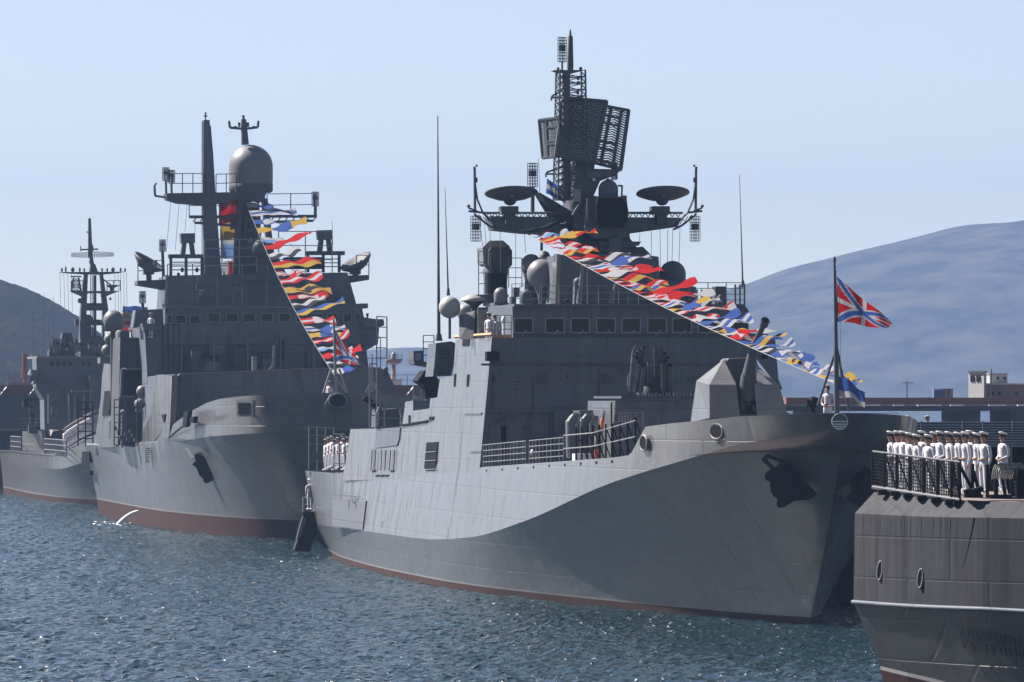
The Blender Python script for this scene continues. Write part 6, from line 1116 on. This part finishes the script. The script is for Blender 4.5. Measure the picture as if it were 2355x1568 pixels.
ORD = ['', 'first', 'second', 'third', 'fourth', 'fifth', 'sixth', 'seventh', 'eighth', 'ninth', 'tenth', 'eleventh', 'twelfth', 'thirteenth', 'fourteenth', 'fifteenth', 'sixteenth', 'seventeenth', 'eighteenth', 'nineteenth', 'twentieth', 'twenty-first', 'twenty-second', 'twenty-third', 'twenty-fourth', 'twenty-fifth', 'twenty-sixth', 'twenty-seventh', 'twenty-eighth', 'twenty-ninth', 'thirtieth', 'thirty-first', 'thirty-second', 'thirty-third', 'thirty-fourth', 'thirty-fifth', 'thirty-sixth', 'thirty-seventh', 'thirty-eighth', 'thirty-ninth', 'fortieth', 'forty-first', 'forty-second', 'forty-third', 'forty-fourth', 'forty-fifth']
random.seed(21)
row_ = [(555, 172), (632, 170), (690, 172), (760, 188), (835, 205), (895, 168), (965, 208), (1025, 180), (1090, 172), (1190, 178), (1285, 182), (1365, 180), (1420, 165), (1490, 190), (1570, 180)]
for i, (x, y) in enumerate(row_):
    u, v = c7(x, y); dd = 203.5 - i * .35 + (1.0 if i in (5, 7, 12) else 0) - 1.5 * (i > 7); z = HC - (v - HV) / F * dd; s_ = 1.02 + .035 * math.sin(i * 2.3); h_ = 1.83 * s_
    X = (u - CX) / F * dd; sailor((X, dd, z - h_), -68 + random.uniform(-16, 16), f'{ORD[i + 1]} sailor from the left in the rank behind the near railing', 'sailors in a rank on the near ship', 'attention' if i % 4 else 'clasped', s_)
u, v = c7(1775, 180); sailor(((u - CX) / F * 199, 199, HC - (v - HV) / F * 199 - 1.83), -60, 'sailor in white standing apart at the right end of the rank, above the coiled hawser', 'sailors in a rank on the near ship', 'clasped')
q = A.P(1903, 886, -4.2); p = A.world(q.x, q.y); sailor((p[0], p[1], q.z - 1.83), -20, 'lone sailor in white at the frigate bow beside the jackstaff', 'sailors on the frigate', 'clasped')
for x, l in ((640, 'sailor in white at the frigate bridge wing, nearer the pale radome'), (700, 'sailor in white at the frigate bridge wing, nearer the bridge windows')):
    q = A.P(*c1(x, 948 + (x - 640) * .3), 49); p = A.world(q.x, q.y); sailor((p[0], p[1], q.z - 1.83), -40, l, 'sailors on the frigate', 'attention')
for i in range(8):
    q = A.P(*c3(372 + i * 30, 1092 - 14 * (i % 3) - i), 112 - i * .9); p = A.world(q.x, q.y); sailor((p[0], p[1], q.z - 1.83), -60, f'{ORD[i + 1]} sailor from the left in the group on the frigate after deck', 'sailors on the frigate after deck')
q = A.P(*c3(215, 1492), 118.5); p = A.world(q.x, q.y); gw_p = (p[0], p[1], q.z - 1.76); sailor(gw_p, -150, 'lone sailor in white on the boarding ladder at the frigate stern', 'sailors on the frigate')
q = B.P(*e4(1575, 985), -3.5); p = B.world(q.x, q.y); sailor((p[0], p[1], q.z - 1.8), -40, 'lone sailor between the tripod legs on the bow of the landing ship', 'sailors on the landing ship')
q = B.P(*e4(180, 452), bb - .2); p = B.world(q.x, q.y); sailor((p[0], p[1], q.z - 1.8), -30, 'lone sailor on the left bridge wing of the landing ship', 'sailors on the landing ship')
q = B.P(*e4(1877, 455), bb + .8); p = B.world(q.x, q.y); sailor((p[0], p[1], q.z - 1.8), 40, 'lone sailor on the right bridge wing of the landing ship', 'sailors on the landing ship')
for i in range(22):
    t = i / 21; x, y = 505 + 250 * t, 545 - 150 * t ** .8; q = C.P(*d2(x, y), 34 + 10 * t); p = C.world(q.x, q.y)
    sailor((p[0], p[1], q.z - 1.83 * 1.05), -60, f'{ORD[i + 1]} sailor from the left in the long row on the far left ship', 'sailors along the far left ship', s=1.05)
for x, y, l in ((955, 1500, 'bent figure looking over the top of the slatted stand, nearer the frigate bow'), (1135, 1500, 'small figure behind the slatted stand, right of the bent one')):
    u, v = ((2000 + x / 3.564) / 1.08751, (620 + y / 3.564) / 1.08751); o = sailor(((u - CX) / F * 309, 309, HC - (v - HV) / F * 309 - 1.8), 60, l, 'people behind the stand')
# ------------------------------------------------------------------ flags
FL = dict(w=0, r=1, b=2, y=3, k=4, c=5); FM = ['fw', 'fr', 'fb', 'fy', 'fk', 'fc']
def hs(*c): return lambda s, t: c[min(len(c) - 1, int((1 - t) * len(c)))]
def vs_(*c): return lambda s, t: c[min(len(c) - 1, int(s * len(c)))]
def cross(f, b, w=.14): return lambda s, t: f if abs(s - .5) < w * .7 or abs(t - .5) < w else b
def salt(f, b): return lambda s, t: f if abs(abs(s - .5) - abs(t - .5)) < .13 else b
def bord(f, b): return lambda s, t: f if .24 < s < .76 and .24 < t < .76 else b
def disc(f, b): return lambda s, t: f if (s - .5) ** 2 + (t - .5) ** 2 < .07 else b
def diag(a, b): return lambda s, t: a if s > t else b
def chk(a, b): return lambda s, t: a if (int(s * 3.99) + int(t * 3.99)) % 2 else b
def dia(f, b): return lambda s, t: f if abs(s - .5) + abs(t - .5) < .36 else b
PAT = [('red-over-yellow', hs('r', 'y')), ('white-blue-white striped', hs('w', 'b', 'w')), ('blue with a white square', bord('w', 'b')), ('red with a white cross', cross('w', 'r')), ('red and white halved', vs_('w', 'r')), ('yellow and red diagonal', diag('r', 'y')),
       ('red-white-red striped', hs('r', 'w', 'r')), ('plain red', hs('r')), ('white with a red saltire', salt('r', 'w')), ('white with a red border', bord('w', 'r')), ('blue and yellow halved', hs('b', 'y')), ('yellow with a black disc', disc('k', 'y')), ('white-red-white banded', vs_('w', 'r', 'w')),
       ('red and white chequered', chk('r', 'w')), ('blue and white halved', vs_('w', 'b')), ('yellow and blue banded', vs_('y', 'b', 'y')), ('white with a blue cross', cross('b', 'w')), ('black and white halved', hs('w', 'k')), ('red with a yellow cross', cross('y', 'r')), ('white with a red diamond', dia('r', 'w')), ('plain white and pale blue', hs('w', 'c'))]
def flag(name, p0, hoist, fly, L_, pat, label, cat, group, seed, amp=.20, lift=0.0, taper=0.0, nu=16, nv=6):
    rd = random.Random(seed); p0, H, W = Vector(p0), Vector(hoist), Vector(fly).normalized(); N = H.cross(W).normalized(); mb = MB(); vs = []
    a1, a2, ph, ph2 = amp * rd.uniform(.7, 1.2), amp * rd.uniform(.3, .6), rd.uniform(0, 6.28), rd.uniform(0, 6.28); cu = rd.uniform(-.16, .18) + lift; k1 = rd.uniform(5, 8.5); pinch = rd.uniform(.0, .35) + taper
    for i in range(nu + 1):
        s = i / nu; e = min(1, s * 3)
        for j in range(nv + 1):
            t = j / nv; tt = .5 + (t - .5) * (1 - pinch * s)
            p = p0 + H * tt + W * (s * L_) + Vector((0, 0, 1)) * (cu * L_ * s * s + a1 * e * math.sin(k1 * s + ph + t * 1.1) * .55 - .10 * s * L_ * (1 - t) * .4) + N * (a1 * e * math.sin(k1 * s + ph + 1.2 * t) + a2 * e * math.sin(13 * s + ph2 + 2.5 * t))
            vs.append(p - p0)
    fs = [(i * (nv + 1) + j, (i + 1) * (nv + 1) + j, (i + 1) * (nv + 1) + j + 1, i * (nv + 1) + j + 1) for i in range(nu) for j in range(nv)]
    o_ = len(mb.v); mb.v += [tuple(v) for v in vs]
    for n_, f in enumerate(fs): i, j = divmod(n_, nv); mb.f.append(list(f)); mb.m.append(FL[pat((i + .5) / nu, (j + .5) / nv)]); mb.s.append(True)
    o = mb.build(name, FM); o.location = p0; tag(o, label, cat, group); return o
def line_of_flags(fr, p, q, n, name, ship, seq, Lf, sag=0.0, h=.66, f0=0.01, f1=.99, seed=0, wind=(1, -.10, .05), lifts=None, word='up'):
    P0, P1 = [Vector(fr.world(*x[:2], x[2])) for x in (p, q)]
    def at(t): return P0.lerp(P1, t) + Vector((0, 0, -sag * math.sin(math.pi * t)))
    g = MB(); ps = [at(k / 30) - P0 for k in range(31)]; g.path(ps, .018, 5); o = g.build('dressing_line', 'rail'); o.location = P0; tag(o, f'thin rope carrying signal flags, {ship}', 'rope')
    step = (f1 - f0) / n
    for i in range(n):
        t0 = f0 + i * step; hh = h * random.Random(seed * 7 + i).uniform(.72, 1.12); a_, b_ = at(t0 + step * (1 - hh)), at(t0 + step); nm, pt = PAT[seq[i % len(seq)]]; rd = random.Random(seed + i); W = Vector(wind) + Vector((0, rd.uniform(-.22, .22), rd.uniform(-.10, .16)))
        flag('signal_flag', a_, b_ - a_, W, Lf * rd.uniform(.62, 1.15) * (lifts(i / n) if lifts else 1), pt, f'{nm} signal flag, {ORD[i + 1]} up the {ship} rope', 'flag', f'signal flags on the {ship} rope', seed * 100 + i)
pj = A.P(1946, 893, -5.0); pm = A.P(1188, 524, 56.0)
seqA = [10, 14, 15, 1, 10, 2, 11, 14, 2, 17, 16, 10, 2, 9, 12, 15, 1, 2, 14, 3, 8, 15, 16, 3, 12, 13, 7, 10, 6, 3, 0, 4, 9, 16, 13, 17, 7, 0, 12, 3, 6, 18, 20, 0, 17]
line_of_flags(A, tuple(pj), tuple(pm), 45, 'a', 'frigate bow to mast', seqA, 2.35, sag=.35, seed=3, lifts=lambda t: .55 + .6 * min(1, t * 1.9))
q0 = B.P(772, 868, -4.5); q1 = B.P(*e3(915, 755), mb_ + .4)
seqB = [14, 17, 9, 20, 6, 15, 16, 3, 10, 17, 9, 11, 6, 8, 0, 17, 7, 20, 15, 2, 1, 14]
line_of_flags(B, tuple(q0), tuple(q1), 22, 'b', 'landing ship bow to mast', seqB, 3.0, sag=.9, seed=9, h=.62, lifts=lambda t: .75 + .35 * min(1, t * 2))
for k_, (x, y, s_, l) in enumerate(((712, 865, 7, 'plain red flag hanging between the landing ship masts, highest of its row'), (722, 995, 11, 'yellow flag with a black disc between the landing ship masts'), (725, 1135, 20, 'white and pale blue flag between the landing ship masts'), (745, 1290, 12, 'white-red-white flag low between the landing ship masts'))):
    q = B.P(*e3(x, y + 75), mb_ + 1.4); p = Vector(B.world(q.x, q.y, q.z)); flag('signal_flag', p, (0, .2, 2.2 if k_ != 3 else 1.3), (1, .1, 0), 3.1 if k_ != 3 else 1.3, PAT[s_][1], l, 'flag', 'flags between the landing ship masts', 400 + k_, .2)
for k_, s_ in enumerate((10, 2, 6, 16, 9)):
    q = C.P(*d1(955, 920 + k_ * 28), 44); p = Vector(C.world(q.x, q.y, q.z)); flag('signal_flag', p, (.1, .1, 1.1), (1, .1, -.05), 2.4, PAT[s_][1], f'{PAT[s_][0]} flag, {ORD[k_ + 1]} from the top behind the round radome at left', 'flag', 'flags behind the left radome', 500 + k_, .16)
q = A.P(1926, 868, -5.0); p = Vector(A.world(q.x, q.y, q.z)); flag('signal_flag', p + Vector((0, 0, -.75)), (0, 0, .8), (1, -.1, -.2), 1.15, hs('b', 'b', 'w'), 'drooping blue and white flag low on the frigate jackstaff', 'flag', None, 321, .16, lift=-.45)
# jacks
def jack(s, t):
    x, y = s - .5, t - .5; d = abs(abs(x) - abs(y))
    if d < .085: return 'b' 
    if d < .135: return 'w'
    if abs(x) < .032 or abs(y) < .05: return 'w'
    return 'r'
def jack_flag(fr, u0, v0, v1, a, L_, label, seed, drop, split, amp):
    top, bot = fr.P(u0, v0, a), fr.P(u0, v1, a); p = Vector(fr.world(bot.x, bot.y, bot.z)); t_ = Vector(fr.world(top.x, top.y, top.z)); H = t_ - p; mb = MB(); nu, nv = 54, 36; vs = []
    for i in range(nu + 1):
        s = i / nu
        for j in range(nv + 1):
            t = j / nv; e = min(1, s * 2.5)
            z = H.z * t * (1 - split * s ** .7) + (drop[0] * s + drop[1] * s * s) * (.25 + .75 * t) + amp * .35 * e * math.sin(7 * s + 1.5 * t + seed)
            vs.append((L_ * s * (1 - .07 * (1 - t)), amp * e * (math.sin(8 * s + seed + 1.4 * t) + .4 * math.sin(17 * s + 3 * t)) , z))
    mb.v += vs
    for i in range(nu):
        for j in range(nv): mb.f.append([i * (nv + 1) + j, (i + 1) * (nv + 1) + j, (i + 1) * (nv + 1) + j + 1, i * (nv + 1) + j + 1]); mb.m.append(FL[jack((i + .5) / nu, (j + .5) / nv)]); mb.s.append(True)
    o = mb.build('naval_jack', FM); o.location = p; tag(o, label, 'flag'); return o
M['fb'].node_tree.nodes['RGB'].outputs[0].default_value = (.025, .062, .22, 1)
jack_flag(A, 1924, 634, 740, -5.0, 2.30, 'red flag with blue diagonal cross flying from the frigate jackstaff', .4, (-.75, -.45), .42, .16)
jack_flag(B, 770, 756, 830, -4.5, 2.1, 'red flag with blue diagonal cross flying from the landing ship jackstaff', 1.3, (-1.3, -.2), .58, .16)
q = A.P(*ct(742, 1185), 56); p = Vector(A.world(q.x, q.y, q.z)); flag('halyard_flag', p, (.05, 0, .75), (1, .1, -.45), 1.1, hs('b', 'w', 'b'), 'small white flag with a blue bar by the frigate lattice mast', 'flag', None, 77, .08)
# ------------------------------------------------------------------ things at the water line
# boarding ladder and fender by the frigate stern
k = A.m(119); T = Frame(A.world(-8.6, 119.5)[0], A.world(-8.6, 119.5)[1], 8.5); T.start('boarding_ladder', 'dark railed boarding ladder hanging at the frigate stern', 'ladder')
c8 = V(720, 1200, 3.919); TP2 = lambda x, y, a=-.4: T.P(*c8(x, y), a)
g = MB(); g.prism([TP2(160, 340), TP2(330, 350), TP2(300, 420), TP2(215, 700), TP2(60, 700), TP2(120, 420)], (0, .9, 0)); T.part(g, 'platform_post', 'rub')
g = MB(); g.prism([TP2(145, 308), TP2(330, 320), TP2(335, 345), TP2(150, 340)], (0, 1.2, 0)); T.part(g, 'landing', 'black')
g = MB(); g.tube(TP2(148, 170), TP2(150, 310), .05); g.tube(TP2(255, 60), TP2(258, 320), .06); g.tube(TP2(148, 172), TP2(350, 172), .04); g.tube(TP2(148, 240), TP2(350, 240), .03); g.tube(TP2(300, 172), TP2(300, 320), .03); T.part(g, 'handrail', 'rail')
g = MB(); g.prism([TP2(275, 60), TP2(370, 55), TP2(345, 330), TP2(268, 300)], (0, .4, 0)); T.part(g, 'dark_screen', 'black')
g = MB(); g.path([TP2(470, -60), TP2(400, 100), TP2(345, 225), TP2(290, 290), TP2(230, 310)], .035, 5); T.part(g, 'mooring_rope', 'line')
for a_, b_ in (((150, 360), (90, 580)), ((170, 380), (60, 690))): g = MB(); g.tube(TP2(*a_, -.6), TP2(*b_, -.6), .07); T.part(g, 'side_bar', 'line')
for k_ in range(5): g = MB(); g.path([TP2(300 + k_ * 14, 600 + 16 * k_, -1), TP2(320 + k_ * 14, 585 + 16 * k_, -1), TP2(350 + k_ * 8, 610 + 14 * k_, -1)], .06, 5); T.part(g, 'chain_link', 'rub')
# big rubber fender between the two left ships
W_ = C.P(*d2(600, 900), 20); fw = C.world(W_.x, W_.y, 0); g = MB()
pts = [d2(565, 800), d2(590, 860), d2(615, 950), d2(645, 1015)]; ps = [Vector(C.world(*C.P(*p, 18)[:2], C.P(*p, 18)[2])) - Vector(fw) for p in pts]
for (a_, b_), (r0, r1) in zip(zip(ps, ps[1:]), ((.35, .75), (.75, .72), (.72, .35))): g.tube(a_, b_, r0, r1, 14)
g.tube(ps[0], ps[0] + Vector((.3, 0, 1.2)), .08); o = g.build('fender', 'rub'); o.location = fw; tag(o, 'long black rubber fender hanging between the two left ships', 'fender')
# outlet jet by the landing ship hull
q = B.W(302, 1206, 0); jw = B.world(q.x - .4, q.y); g = MB(); rj = random.Random(2)
pj_ = [Vector((2.0 * (1 - t / 9) * .9 - .6, 0, 1.05 * (1 - (t / 9) ** 2))) for t in range(10)]
for k_ in range(9): g.tube(pj_[k_], pj_[k_ + 1], .07 + .012 * k_, .07 + .012 * (k_ + 1), 8)
for t in range(40): g.ball((-1.4 + rj.gauss(0, .9), rj.gauss(0, 4.0), .02), .03 + rj.random() * .09, 6, .5)
o = g.build('water_jet', 'foam'); o.location = (jw[0], jw[1], 0); tag(o, kind='stuff')
